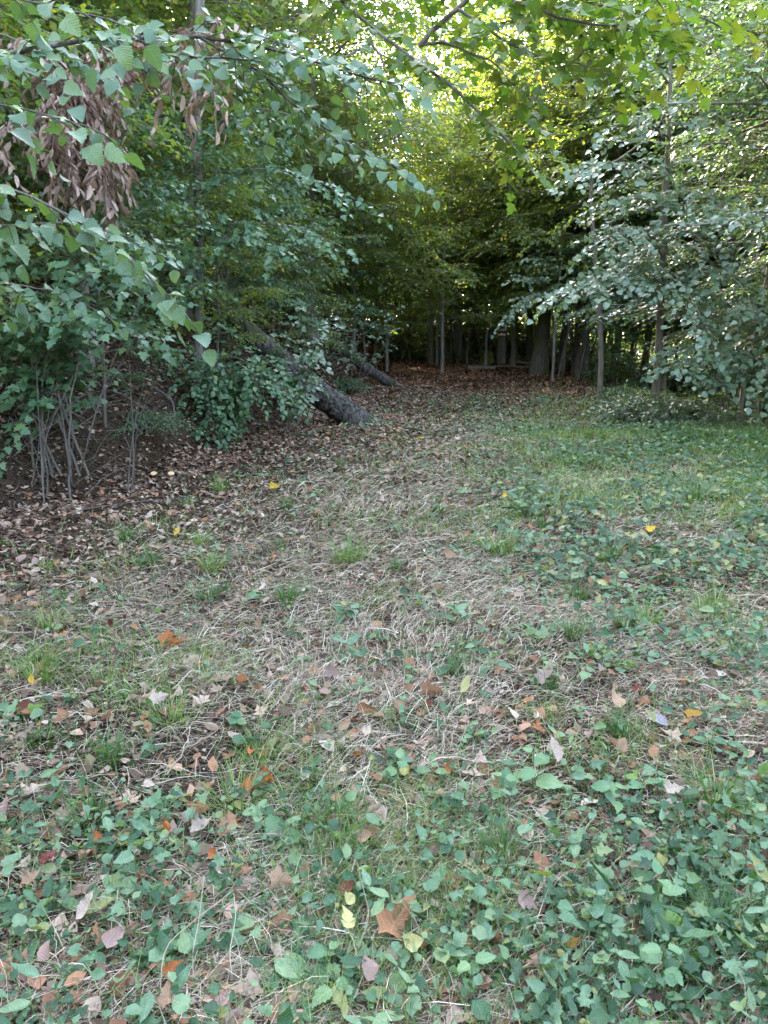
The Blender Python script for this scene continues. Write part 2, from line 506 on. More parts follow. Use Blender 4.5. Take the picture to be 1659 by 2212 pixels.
dead('dead_orange', (.21, .075, .026)); dead('dead_tan', (.22, .14, .09)); dead('dead_pale', (.26, .205, .165))
dead('dead_pink', (.185, .125, .105)); dead('dead_red', (.11, .035, .025)); dead('dead_brown', (.15, .075, .04))
dead('dead_yellow', (.34, .235, .03)); dead('dead_cream', (.27, .25, .11)); dead('dead_grey', (.22, .20, .22)); dead('dead_mustard', (.17, .095, .02))
M['straw'] = leaf_mat('straw', [(0, (.06, .045, .03)), (.3, (.15, .115, .08)), (.65, (.28, .23, .165)), (.9, (.38, .33, .25)), (1, (.52, .46, .37))], 0.6, 0.08, 0.1, (1.2, 1.1, .9))
M['grass'] = leaf_mat('grass', [(0, (.045, .09, .022)), (.5, (.085, .155, .035)), (.85, (.125, .19, .045)), (1, (.28, .25, .14))], 0.45, 0.25, 0.3, (1.7, 1.8, .5))
M['grass_dark'] = leaf_mat('grass_dark', [(0, (.025, .065, .02)), (1, (.06, .12, .03))], 0.42, 0.25, 0.25, (1.7, 1.8, .5))
M['bark_grey'] = bark_mat('bark_grey', (.07, .062, .055), (.19, .175, .155), 1.0)
M['bark_dark'] = bark_mat('bark_dark', (.08, .07, .058), (.23, .20, .17), 1.0)
M['bark_moss'] = bark_mat('bark_moss', (.05, .042, .035), (.14, .12, .10), 1.0, moss=(.07, .075, .02))
M['bark_log'] = log_mat('bark_log', (.018, .015, .013), (.10, .088, .082), 0.8, moss=(.035, .042, .018))
M['twig'] = bark_mat('twig', (.06, .05, .042), (.16, .14, .12), 3.0)
M['dead_stem'] = bark_mat('dead_stem', (.045, .038, .034), (.16, .14, .125), 3.0)
M['cut_wood'] = flat_mat('cut_wood', (.14, .12, .095), 0.9, 0.5, 20)
M['moss'] = flat_mat('moss', (.085, .09, .02), 0.95, 0.5, 12)
M['white_paint'] = flat_mat('white_paint', (.75, .74, .72), 0.6, 0.1, 12)
M['red_paint'] = flat_mat('red_paint', (.30, .025, .03), 0.6, 0.2, 12)
M['fungus'] = flat_mat('fungus', (.55, .38, .20), 0.6, 0.2, 30)

def ground_mat():
    m, nt, out = new_mat('ground_soil')
    tc = nt.nodes.new('ShaderNodeTexCoord')
    n1 = nt.nodes.new('ShaderNodeTexNoise'); n1.inputs['Scale'].default_value = 28; n1.inputs['Detail'].default_value = 8; n1.inputs['Roughness'].default_value = 0.75
    nt.links.new(tc.outputs['Object'], n1.inputs['Vector'])
    r1 = ramp(nt, [(0.3, (.012, .009, .007)), (0.5, (.035, .026, .020)), (0.7, (.085, .066, .052))]); nt.links.new(n1.outputs['Fac'], r1.inputs[0])
    n2 = nt.nodes.new('ShaderNodeTexNoise'); n2.inputs['Scale'].default_value = 0.6; n2.inputs['Detail'].default_value = 4
    nt.links.new(tc.outputs['Object'], n2.inputs['Vector'])
    r2 = ramp(nt, [(0.35, (.75, .68, .6)), (0.65, (1.1, 1.1, 1.0))]); nt.links.new(n2.outputs['Fac'], r2.inputs[0])
    mx = nt.nodes.new('ShaderNodeMix'); mx.data_type = 'RGBA'; mx.blend_type = 'MULTIPLY'; mx.inputs['Factor'].default_value = 1
    nt.links.new(r1.outputs[0], mx.inputs['A']); nt.links.new(r2.outputs[0], mx.inputs['B'])
    pb = nt.nodes.new('ShaderNodeBsdfPrincipled'); pb.inputs['Roughness'].default_value = 0.95; pb.inputs['Specular IOR Level'].default_value = 0.05
    nt.links.new(mx.outputs['Result'], pb.inputs['Base Color'])
    bp = nt.nodes.new('ShaderNodeBump'); bp.inputs['Strength'].default_value = 1; bp.inputs['Distance'].default_value = 0.03
    nt.links.new(n1.outputs['Fac'], bp.inputs['Height']); nt.links.new(bp.outputs[0], pb.inputs['Normal'])
    nt.links.new(pb.outputs[0], out.inputs[0])
    return m
M['ground'] = ground_mat()

# ------------------------------------------------------------------ ground
def build_ground():
    gx = np.linspace(-1, 1, 210); gx = np.sign(gx) * (np.abs(gx) * 12 + np.abs(gx) ** 4 * 128)
    gy = np.linspace(0, 1, 240); gy = -12 + gy * 60 + gy ** 6 * 150
    X, Y = np.meshgrid(gx, gy)
    Z = height(X, Y)
    V = np.stack([X, Y, Z], -1).reshape(-1, 3)
    n, m = X.shape
    i = np.arange(n - 1)[:, None] * m; j = np.arange(m - 1)[None]
    Fq = np.stack([i + j, i + j + 1, i + m + j + 1, i + m + j], -1).reshape(-1, 4)
    mb = MB(); mb.add(V, Fq)
    link('ground', mb.mesh('ground', M['ground']), kind='structure')
build_ground()

# ------------------------------------------------------------------ generic trees: a few kinds, copied
def trunk_line(H, lean, wob, n=12, rs=None):
    rs = rs or R
    s = np.linspace(0, 1, n)
    a, b = rs.random(2) * 6.28
    x = lean[0] * s * H + wob * np.sin(s * 5 + a) * s
    y = lean[1] * s * H + wob * np.sin(s * 4.3 + b) * s
    return np.stack([x, y, s * H], 1)

def make_tree(H, r, cb, spread, nlimb, T, size, leaf, bark, tw=0.7, tsp=0.2, lsp=0.075, nsub=3, flare=1.5, lean=(0, 0), wob=0.25, sides=9, rise=0.35, droop=0.25, top=1.0, face=0.0):
    wood, lv = MB(), Leaves()
    line = trunk_line(H, lean, wob, 14)
    s = np.linspace(0, 1, 14)
    rad = r * ((1 - s) ** 0.75 * 0.92 + 0.08); rad[0] *= flare; rad[1] *= 1 + (flare - 1) * 0.2
    line[0, 2] -= 0.25
    tube(wood, line, rad, sides, 0.06, True, int(R.integers(99)))
    ga = R.random() * 6.28
    for k in range(nlimb):
        q = (cb + (H * top - cb) * ((k + R.random()) / nlimb)) / H
        q = min(q, 0.985)
        p = np.array([np.interp(q, s, line[:, c]) for c in range(3)])
        ga += 2.4 + R.normal(0, 0.3)
        rel = (q * H - cb) / max(H - cb, 0.1)
        ll = spread * (0.55 + 0.75 * math.sin(math.pi * min(1, 0.25 + rel * 0.72))) * (0.7 + 0.5 * R.random())
        dz = rise * (0.4 + rel * 1.2)
        d = np.array([math.cos(ga), math.sin(ga), dz])
        mid = p + d * ll * 0.5
        e = p + d * ll + np.array([0, 0, -0.12 * ll])
        lr = max(0.012, float(np.interp(q, s, rad)) * 0.42)
        pts = smooth_line([p, mid, e], 7)
        tube(wood, pts, np.linspace(lr, lr * 0.2, 7), 5, 0, False)
        spray(lv, wood, pts, lr * 0.4, tw, tsp, lsp, size, droop, 0.3, face=face)
        for b in range(nsub):
            f = 0.25 + 0.6 * R.random()
            o = p + (e - p) * f
            a2 = ga + (1 if b % 2 else -1) * (0.5 + 0.6 * R.random())
            l2 = ll * (0.35 + 0.35 * R.random())
            d2 = np.array([math.cos(a2), math.sin(a2), dz * 0.5 + R.normal(0, 0.15)])
            pt2 = smooth_line([o, o + d2 * l2 * 0.5, o + d2 * l2 + np.array([0, 0, -0.15 * l2])], 5)
            tube(wood, pt2, np.linspace(lr * 0.4, lr * 0.12, 5), 4, 0, False)
            spray(lv, wood, pt2, lr * 0.3, tw * 0.85, tsp, lsp, size, droop, 0.15, face=face)
    lm = MB(); P, D, N, S = lv.cat(); mass(lm, T, P, D, N, S)
    print('tree leaves', len(P))
    return wood.mesh('trunk', M[bark]), lm.mesh('crown', M[leaf])

def place_tree(var, x, y, sc=1.0, rot=0.0, name='tree', label='', group=None, crown_mat=None, cat='tree', z=None):
    p = gz(x, y)
    o = link(name, None, None, label, cat, group, loc=p)
    o.rotation_euler = (0, 0, rot); o.scale = (sc, sc, sc)
    link('trunk', var[0], o)
    c = link('crown', var[1], o, kind='stuff')
    return o

FAR_V = [make_tree(15, .13, 2.6, 3.0, 40, T_FAR, .17, 'leaf_yellow', 'bark_dark', 1.0, 0.16, 0.09, 4, face=.5, lean=(.04, .02), wob=.4),
         make_tree(17, .16, 3.2, 3.2, 40, T_FAR, .17, 'leaf_mid', 'bark_grey', 1.05, 0.16, 0.09, 4, face=.5, lean=(-.05, 0), wob=.4),
         make_tree(13, .09, 2.3, 2.6, 36, T_FAR, .16, 'leaf_yellow', 'bark_dark', 0.95, 0.15, 0.09, 4, face=.5, lean=(.06, 0), wob=.4),
         make_tree(16, .11, 3.6, 2.7, 36, T_FAR, .16, 'leaf_mid', 'bark_dark', 0.95, 0.15, 0.09, 4, face=.5, lean=(-.03, .03), wob=.4)]
RIGHT_V = [make_tree(12, .16, 2.5, 2.8, 40, T_FAR, .105, 'leaf_pale', 'bark_dark', 0.8, 0.11, 0.06, 5, face=.6),
           make_tree(14, .18, 2.9, 3.0, 40, T_FAR, .11, 'leaf_cool', 'bark_dark', 0.85, 0.11, 0.06, 5, face=.6)]
SAP_V = [make_tree(4.5, .03, .7, 1.1, 22, T_LOW, .095, 'leaf_cool', 'twig', 0.55, 0.085, 0.055, 4, 1.2, (.05, .02), .2, 6, face=.5),
         make_tree(3.6, .025, .5, 0.95, 20, T_LOW, .09, 'leaf_mid', 'twig', 0.55, 0.08, 0.055, 4, 1.2, (-.05, .03), .2, 6, face=.5),
         make_tree(5.5, .04, 1.0, 1.4, 24, T_LOW, .095, 'leaf_yellow', 'twig', 0.6, 0.09, 0.055, 4, 1.2, (.03, -.03), .25, 6, face=.5)]

LEFT_V = [make_tree(13, .15, 2.2, 2.6, 40, T_LOW, .13, 'leaf_mid', 'bark_dark', 0.95, 0.125, 0.085, 5, face=.4),
          make_tree(15, .17, 2.8, 2.8, 40, T_LOW, .13, 'leaf_yellow', 'bark_grey', 0.95, 0.125, 0.085, 5, face=.4)]

# ------------------------------------------------------------------ the wood beyond the clearing
taken = []
def free(x, y, d):
    for a, b in taken:
        if (a - x) ** 2 + (b - y) ** 2 < d * d: return False
    taken.append((x, y)); return True

def spot(u, v, y):
    p = at(u, v, y); return p[0], y

# trunks one can tell apart at the end of the path: (u, y, kind, scale, label)
big = make_tree(17, .21, 5.0, 3.2, 34, T_FAR, .16, 'leaf_mid', 'bark_moss', 0.9, 0.14, 0.09, 4, 2.1, (.07, 0), .35, 12)
blz = make_tree(15, .17, 4.6, 2.4, 28, T_FAR, .14, 'leaf_yellow', 'bark_grey', 0.8, 0.22, 0.1, 3, 1.3, (0, 0), .05, 14)
x, y = spot(1168, 700, 28); free(x, y, .1)
place_tree(big, x, y, 1.0, 0.3, 'oak_tree', 'thick mossy leaning trunk at the right end of the leaf-strewn path', 'trees at the end of the path')
x, y = spot(1085, 700, 34); free(x, y, .1)
bt = place_tree(blz, x, y, 1.0, 0.0, 'beech_tree', 'tree trunk with a white-red-white painted trail mark', 'trees at the end of the path')
blaze_z = at(1085, 718, 34)[2] - gz(x, y)[2]
blz_part = None
for k, (dz, mt) in enumerate(((0.105, 'white_paint'), (0.0, 'red_paint'), (-0.105, 'white_paint'))):
    mb = MB(); a0, a1 = -math.pi * 0.92, -math.pi * 0.08
    aa = np.linspace(a0, a1, 12)
    zz = np.array([blaze_z + dz - .05, blaze_z + dz + .05])
    rr = np.interp(zz, np.linspace(0, 15, 14), .17 * ((1 - np.linspace(0, 1, 14)) ** .75 * .92 + .08)) * 1.07 + 0.006
    V = np.stack([np.stack([rr[i] * np.cos(aa), rr[i] * np.sin(aa), np.full(12, zz[i]) + 0.006 * np.sin(aa * 7 + k)], 1) for i in range(2)])
    V = np.concatenate([V, V * np.array([.94, .94, 1])])
    Fq = []
    for j in range(11):
        Fq += [[j, j + 1, 12 + j + 1, 12 + j], [24 + j + 1, 24 + j, 36 + j, 36 + j + 1], [12 + j, 12 + j + 1, 36 + j + 1, 36 + j], [j + 1, j, 24 + j, 24 + j + 1]]
    mb.add(V.reshape(-1, 3), Fq)
    if blz_part is None:
        blz_part = link('trail_mark', mb.mesh('trail_mark', M[mt]), bt, 'white and red painted trail mark on the trunk')
    else:
        link('stripe', mb.mesh('stripe', M[mt]), blz_part, 'red middle stripe' if k == 1 else 'white lower stripe')
NEAR_END = [(930, 35, 3, 1.0, 'dark straight trunk at the left rim of the wood behind the path'), (956, 29, 2, .75, 'thin pale pole standing where the leaf-strewn path begins, left side'),
            (990, 37, 1, 1.05, 'broad dark trunk right of the thin pale pole'), (1020, 40, 0, .9, 'dim trunk deep in the wood above the middle of the path'),
            (1042, 39, 2, .9, 'slim leaning trunk left of the trunk with the painted mark'), (1108, 33, 3, .8, 'slim dark trunk just right of the painted trail mark'),
            (1146, 37, 1, 1.0, 'grey trunk left of the thick mossy leaning trunk'), (1213, 31, 0, 1.0, 'brown trunk close on the right of the thick mossy trunk'),
            (1246, 29.5, 3, 1.15, 'straight brown trunk second to the right of the thick mossy trunk'), (1268, 27.5, 1, .9, 'dark trunk with a yellow-leaved sprig at its foot'),
            (1292, 25.5, 2, 1.0, 'slender trunk leaning at the edge of the right-hand hollow'), (1330, 27, 3, .95, 'thin trunk half hidden by pale leaves above the hollow')]
for u, yy, kd, sc, lb in NEAR_END:
    x, y = spot(u, 760, yy); free(x, y, .1)
    place_tree(FAR_V[kd], x, y, sc, R.normal(0, .6), 'forest_tree', lb, 'trees at the end of the path')

BEECH = [make_tree(9.5, .055, 2.9, 2.5, 34, T_FAR, .13, 'leaf_yellow', 'bark_grey', 0.95, 0.13, 0.075, 4, face=.6, rise=.2),
         make_tree(8.0, .045, 2.7, 2.2, 30, T_FAR, .12, 'leaf_mid', 'bark_grey', 0.9, 0.12, 0.07, 4, face=.6, rise=.2)]
for i, (x, y, k, sc) in enumerate([(0.1, 29.0, 0, 1.0), (2.3, 33.0, 1, 1.1), (4.3, 32.2, 0, 1.05), (6.2, 30.6, 1, 1.0), (-1.0, 25.0, 0, .95), (7.2, 27.0, 0, .9), (6.5, 38, 0, 1.6), (9.5, 40, 1, 1.8), (0.6, 40, 0, 1.75), (3.6, 42, 1, 2.0), (12.0, 37, 0, 1.7), (1.2, 36.5, 0, 1.2), (3.4, 37.5, 1, 1.3), (-2.2, 27.5, 1, 1.1)]):
    free(x, y, .1)
    place_tree(BEECH[k], x, y, sc, R.normal(0, .5), 'young_beech', 'x', 'young beeches arching over the path end')
n = 0; tries = 0
while n < 27 and tries < 6000:
    tries += 1
    y = 24 + 13 * R.random(); x = (R.random() * 2 - 1) * (0.56 * y + 5)
    if y < 31 and foot_x(y) - 0.3 < x < right_x(min(y, 38)) - .5: continue
    if x > right_x(y) and y < 24: continue
    if x < 0 and (y < 26 or R.random() < .45): continue
    if not free(x, y, 2.3): continue
    kd = int(R.integers(4))
    if x < -3: lb, gp = 'tall slim tree on the wooded slope behind the fallen logs', 'trees on the slope behind the logs'
    elif x > right_x(y): lb, gp = 'tall slim tree in the shaded wood beyond the right-hand hollow', 'trees beyond the hollow'
    else: lb, gp = 'tall slim tree in the dim wood straight beyond the path', 'trees straight beyond the path'
    place_tree(FAR_V[kd], x, y, 0.8 + 0.35 * R.random(), R.normal(0, .6), 'forest_tree', lb, gp)
    n += 1
print('far trees', n)
# trees of the bank at the left, nearer
for i, (x, y, k) in enumerate([(-5.2, 13.5, 0), (-7.5, 10.5, 1), (-5.6, 18, 1), (-4.2, 21.5, 0), (-6.8, 25, 1), (-3.4, 26.5, 1), (-10.5, 8.0, 0), (-6.4, 7.2, 0), (-4.9, 16, 1), (-7.0, 16.5, 0), (-2.2, 23.5, 0)]):
    free(x, y, .1)
    place_tree(LEFT_V[k], x, y, 0.9 + 0.25 * R.random(), R.normal(0, .7), 'bank_tree', 'leafy tree rooted on the steep bank left of the clearing', 'trees on the bank')
# right-hand wall of leaves
for i, (x, y, k) in enumerate([(9.2, 15.5, 0), (12.2, 18, 1), (10.4, 20, 0), (11.5, 23.5, 0), (15, 22, 1), (9.5, 26, 1), (13.5, 29, 0), (18, 28, 1), (13.5, 14.0, 1), (17.5, 17.5, 0), (10.6, 14.2, 0), (9.9, 22, 1), (9.0, 13.6, 1), (12.0, 12.4, 0), (10.8, 12.6, 1), (13.6, 16, 0), (16.5, 21, 1), (14.8, 25, 0), (19, 24, 0), (8.9, 11.9, 0)]):
    free(x, y, .1)
    place_tree(RIGHT_V[k], x, y, 0.9 + 0.25 * R.random(), R.normal(0, .5), 'hornbeam_tree', 'pale-leaved tree growing out of the hollow on the right', 'pale-leaved trees in the hollow')
# thin poles and saplings
mbp = []
for k in range(4):
    mb = MB(); ln = trunk_line(6.5, (R.normal(0, .03), R.normal(0, .03)), .15, 9); ln[0, 2] -= .2
    tube(mb, ln, np.linspace(.024 + .006 * k, .010, 9), 6, .05)
    mbp.append(mb.mesh('pole', M['twig']))
n = 0
while n < 69:
    y = 25 + 12 * R.random(); x = (R.random() * 2 - 1) * 0.3 * y + 2
    if n > 52: y, x = 33 + 5 * R.random(), -.5 + 8 * R.random()
    elif n > 30: y = 25 + 7 * R.random(); x = 5.6 + 4.5 * R.random()
    if foot_x(y) < x < right_x(min(y, 34)) - 1.2 and y < 32.5: continue
    if not free(x, y, 0.6): continue
    o = link('pole_sapling', mbp[n % 4], None, 'bare thin sapling pole among the trunks at the end of the path', 'sapling', 'bare sapling poles', loc=gz(x, y))
    o.rotation_euler = (R.normal(0, .15), R.normal(0, .15), R.random() * 6.28); o.scale = [0.8 + .5 * R.random()] * 3
    n += 1
SAPS = [(-5.6, 8.0, 1, 1.1), (-4.0, 12.4, 0, .9), (-3.0, 13.6, 2, .7), (-5.2, 10.2, 1, 1.0), (-7, 10.2, 2, 1.1), (-6.2, 13.2, 0, 1.1), (-8.5, 9.2, 1, 1.2), (-3.6, 17.6, 0, 1.0), (-2.0, 19.2, 1, .9), (-1.4, 24.4, 0, 1.0), (-5, 13.4, 2, 1.0), (-7.8, 14.6, 1, 1.1), (2.2, 41.5, 1, 1.1), (5.6, 42, 0, 1.2), (-1.6, 33, 1, 1.2), (9.2, 36, 1, 1.2), (7.2, 38, 2, 1.0), (-2.5, 36, 2, 1.3), (-1.2, 38.5, 0, 1.3), (.8, 39.5, 2, 1.3), (2.6, 39, 1, 1.2), (4.2, 40, 0, 1.3), (5.4, 38.5, 2, 1.1), (10.5, 39, 0, 1.3), (12.5, 37, 2, 1.3), (-3.8, 34, 0, 1.3), (-2.2, 30.5, 1, 1.2), (8.8, 42, 2, 1.4), (1.6, 36, 1, .7), (-1.8, 27.8, 2, 1.0),
        (-3.6, 9.6, 0, .8), (-4.6, 8.2, 1, 1.0), (-5.4, 9.4, 2, 1.0), (-6.6, 8.6, 0, 1.1), (-4.4, 11.2, 2, .9), (-5.8, 11.6, 0, 1.0), (-3.3, 16.2, 1, 1.0), (-4.4, 15.6, 2, 1.0), (-3.8, 19, 2, 1.1), (-2.8, 20.5, 1, 1.0),
        (-2.2, 23.5, 2, 1.15), (-1.6, 26, 2, 1.2), (-2.6, 18.0, 0, .8), (-7.4, 13, 1, 1.1), (-1.2, 29, 2, 1.2), (-0.4, 32, 2, 1.1), (-4.8, 23, 0, 1.1), (-6.2, 15.8, 2, 1.0), (-0.2, 36.5, 2, .6), (3.0, 44, 2, 1.2), (1.5, 43, 0, 1.1), (4.8, 45, 2, 1.3), (6.4, 43, 1, 1.2), (8.0, 40, 2, 1.1), (-.8, 41, 2, 1.2)]
for x, y, k, sc in SAPS:
    if y > 30: lb, gp = 'yellow-green sapling at the dim far end of the path', 'saplings at the far end'
    else: lb, gp = 'leafy sapling growing on the lower slope of the left bank', 'saplings on the left bank'
    place_tree(SAP_V[k], x, y, sc, R.normal(0, .8), 'sapling', lb, gp, cat='sapling')
for x, y, k, sc in [(8.2, 17.5, 0, .75), (7.6, 22.5, 0, .8), (9.8, 19.5, 1, .9), (11, 16.2, 0, .7), (7.4, 25, 1, .7), (13, 21, 1, 1.0)]:
    place_tree(SAP_V[k], x, y, sc, R.random() * 6.28, 'sapling', 'leafy sapling standing in the dark hollow at the right', 'saplings in the hollow', cat='sapling')

def far_wood_and_shade_trees():
    w, lv = MB(), MB()
    n = 240
    for k in range(n):
        a = (R.random() * 2 - 1) * 0.95; d = 50 + 26 * R.random()
        if k >= 170: a = math.pi + (R.random() * 2 - 1) * 1.7; d = 23 + 9 * R.random()  # unseen trees behind the camera, added to block low sky light
        x, y = d * math.sin(a), d * math.cos(a)
        p = gz(x, y); r = .14 + .12 * R.random(); h = 9 + 6 * R.random() - (2.5 if k >= 170 else 0)
        tube(w, np.array([p - [0, 0, .3], p + [0, 0, h * .5], p + [R.normal(0, .5), R.normal(0, .5), h]]), [r * 1.2, r * .8, r * .2], 5, 0, False)
        m = 640
        q = R.random(m) ** .75
        rr = (1.2 + 2.2 * np.sin(np.pi * np.clip(q, .05, 1))) * np.sqrt(R.random(m)); th = R.random(m) * 6.28
        P = np.stack([p[0] + rr * np.cos(th), p[1] + rr * np.sin(th), p[2] + .2 + q * (h - .2)], 1)
        D = nrm(np.stack([np.cos(th), np.sin(th), R.normal(-.3, .4, m)], 1))
        N = nrm(UP + R.normal(0, .5, (m, 3))); N = nrm(N - D * np.sum(N * D, -1, keepdims=True))
        mass(lv, T_FAR, P, D, N, .6 * (.7 + .6 * R.random(m)))
    root = link('far_wood_and_shade_trees', None, None, 'dense dim wood behind path and slope, plus unseen shade trees added behind the camera', 'woodland', kind='stuff')
    link('trunks', w.mesh('trunks', M['bark_dark']), root, kind='stuff')
    link('foliage', lv.mesh('foliage', M['leaf_yellow']), root, kind='stuff')
far_wood_and_shade_trees()

# ------------------------------------------------------------------ hero trees, branches and shrubs
def project(P):
    d = np.atleast_2d(P) - CAM
    f = d[:, 1] * CP - d[:, 2] * SP; up = d[:, 1] * SP + d[:, 2] * CP
    f = np.maximum(f, 1e-3)
    return 829.5 + F_PX * d[:, 0] / f, 1106 - F_PX * up / f, f

def px(pts):
    """polyline given as (u, v, distance) points on the photograph's frame -> world points"""
    return np.array([at(*p) for p in pts])

def leaf_meshes(T, mat, variants=6, name='leaf'):
    out = []
    for k in range(variants):
        V, Fc = curl(T, R.normal(0, .55), R.normal(0.2, .4), R.normal(0, .35), 0.008, k)
        mb = MB(); A = V.copy(); A[:, 0] = T[0][:, 0]; A[:, 1] = T[0][:, 1]; A[:, 2] = R.random()
        mb.add(V, Fc, A); out.append(mb.mesh(name, M[mat]))
    return out

def mat_basis(P, D, N, S):
    D = nrm(D); N = nrm(N - D * np.dot(N, D)); B = np.cross(N, D)
    return Matrix(((D[0] * S, B[0] * S, N[0] * S, P[0]), (D[1] * S, B[1] * S, N[1] * S, P[1]), (D[2] * S, B[2] * S, N[2] * S, P[2]), (0, 0, 0, 1)))

def hero(name, label, cat, base, trunk, branches, T, mat, nsingle, bark='bark_dark', group=None, sides=9, part='branch', minpx=8.0, leafname='leaf'):
    """trunk: (points, radii) or None; branches: dicts(pts, r, spray keywords)"""
    base = np.asarray(base, float)
    root = link(name, None, None, label, cat, group, loc=base)
    if trunk is not None:
        mb = MB(); tube(mb, smooth_line(trunk[0], 18) - base, np.interp(np.linspace(0, 1, 18), np.linspace(0, 1, len(trunk[1])), trunk[1]), sides, .08, True, 5)
        link('trunk', mb.mesh('trunk', M[bark]), root)
    cand = []
    for b in branches:
        pts = smooth_line(np.asarray(b['pts']), b.get('n', 14)) - base
        wood = MB(); r = b.get('r', .012)
        wob = R.normal(0, 1, pts.shape); wob[1:-1] = (wob[:-2] + wob[1:-1] + wob[2:]) / 3; wob[0] = 0
        pts = pts + wob * min(.03, r * b.get('wob', .9))
        tube(wood, pts, np.linspace(r, max(.0018, r * .22), len(pts)), 6, .05, True, 2)
        lv = Leaves(); kw = dict(b.get('kw', {}))
        if not b.get('bare'): spray(lv, wood, pts, r, **kw)
        bo = link(part, wood.mesh(part, M[b.get('bark', bark)]), root)
        if lv.P:
            P, D, N, S = lv.cat()
            u, v, f = project(P + base)
            ok = (u > -20) & (u < 1680) & (v > -20) & (v < 2232)
            pxs = np.where(ok, F_PX * S / f, 0)
            cand.append((bo, P, D, N, S, pxs))
    if not cand: return root
    allpx = np.concatenate([c[5] for c in cand])
    cut = max(minpx, np.sort(allpx)[::-1][min(nsingle, len(allpx) - 1)]) if nsingle else 1e9
    ms = leaf_meshes(T, mat, 7, leafname) if nsingle else None
    rest = MB(); nrest = 0
    for bo, P, D, N, S, pxs in cand:
        big_ = pxs > cut
        for i in np.nonzero(big_)[0]:
            o = link(leafname, ms[int(R.integers(len(ms)))], bo)
            o.matrix_basis = mat_basis(P[i], D[i], N[i], S[i])
        k = ~big_
        if k.any():
            mass(rest, T, P[k], D[k], N[k], S[k]); nrest += k.sum()
    if nrest: link('foliage', rest.mesh('foliage', M[mat]), root, kind='stuff')
    print(name, 'leaves', len(allpx), 'single', int((allpx > cut).sum()))
    return root

# --- hazel at the left edge whose boughs reach over the picture
hz = gz(-3.1, 3.4)
kwn = dict(tw=.5, tsp=.042, lsp=.042, size=.072, droop=.45, start=.15, tilt=.3, face=.75)
hzb = [dict(pts=np.vstack([[hz + [0, 0, 3.2]], px([(-250, 150, 3.7), (0, 120, 3.9), (280, 80, 4.2), (540, 85, 4.5), (700, 140, 4.6), (845, 195, 4.7)])]), r=.02, kw=kwn),
       dict(pts=px([(430, 80, 4.35), (560, 150, 4.5), (640, 235, 4.6), (760, 310, 4.7), (890, 388, 4.8)]), r=.008, kw=dict(kwn, tw=.26)),
       dict(pts=px([(280, 80, 4.2), (400, 120, 4.3), (560, 135, 4.4), (640, 110, 4.4)]), r=.009, kw=dict(kwn, tw=.32, tsp=.07)),
       dict(pts=np.vstack([[hz + [0, 0, 2.6]], px([(-150, 370, 3.2), (0, 395, 3.2), (130, 455, 3.2), (260, 540, 3.25), (405, 690, 3.3)])]), r=.014, kw=dict(kwn, tw=.24, size=.078, tsp=.05, start=.45)),
       dict(pts=np.vstack([[hz + [0, 0, 2.9]], px([(-200, 190, 2.7), (0, 225, 2.7), (90, 245, 2.75), (185, 275, 2.8)])]), r=.010, kw=dict(kwn, tw=.24, tsp=.06, start=.5)),
       dict(pts=np.vstack([[hz + [0, 0, 3.4]], px([(-150, -40, 2.9), (60, 0, 2.9), (160, 20, 3.0), (235, 45, 3.0)])]), r=.010, kw=dict(kwn, tw=.3, tsp=.07, start=.5)),
       dict(pts=np.vstack([[hz + [0, 0, 2.0]], px([(-150, 600, 4.0), (0, 605, 4.3), (130, 630, 4.5), (225, 685, 4.6)])]), r=.010, kw=dict(kwn, tw=.32, tsp=.07, start=.4)),
       dict(pts=np.vstack([[hz + [0, 0, 2.2]], px([(-150, 470, 4.2), (0, 490, 4.4), (180, 470, 4.7), (330, 540, 5.0)])]), r=.010, kw=dict(kwn, tw=.35, tsp=.08, start=.4))]
hero('hazel_tree', 'hazel at the left edge whose pale serrated leaves hang over the clearing', 'tree', hz,
     (np.array([hz - [0, 0, .2], hz + [-.1, 0, 1.5], hz + [0, 0, 2.8], hz + [.1, .1, 4.4]]), [.07, .055, .045, .02]), hzb, T_NEAR, 'leaf_near', 290, 'twig')

# --- maple with a slender grey trunk on the bank
mb_ = on_ground(428, 800)
ty = mb_[1]
kwm = dict(tw=.75, tsp=.085, lsp=.075, size=.115, droop=.4, start=.15, tilt=.3, face=.6)
tr = np.vstack([[mb_ - [0, 0, .3]], px([(428, 790, ty), (432, 620, ty), (428, 440, ty), (426, 120, ty), (432, -350, ty)])])
hero('young_maple', 'young maple with a slender grey trunk in front of the fallen log', 'tree', mb_,
     (tr, [.085, .075, .07, .065, .05, .02]),
     [dict(pts=px([(430, 500, ty), (520, 480, ty - .6), (640, 490, ty - 1.1), (740, 530, ty - 1.4)]), r=.02, kw=kwm),
      dict(pts=px([(430, 480, ty), (500, 520, ty - 1), (600, 530, ty - 1.8)]), r=.016, kw=kwm),
      dict(pts=px([(428, 420, ty), (540, 360, ty - .5), (660, 380, ty - .8), (790, 440, ty - 1.0)]), r=.02, kw=kwm),
      dict(pts=px([(428, 430, ty), (330, 400, ty - .8), (250, 430, ty - 1.5), (180, 500, ty - 2)]), r=.02, kw=kwm),
      dict(pts=px([(428, 300, ty), (520, 230, ty - .5), (640, 250, ty - 1), (740, 300, ty - 1.2)]), r=.02, kw=kwm),
      dict(pts=px([(428, 320, ty), (350, 250, ty - .6), (270, 260, ty - 1.2)]), r=.018, kw=kwm),
      dict(pts=px([(428, 180, ty), (520, 120, ty - .5), (620, 130, ty - .9)]), r=.018, kw=kwm),
      dict(pts=px([(430, 560, ty), (350, 560, ty - 1), (270, 600, ty - 1.7)]), r=.016, kw=kwm)],
     T_MAPLE, 'leaf_cool', 290, 'bark_grey')

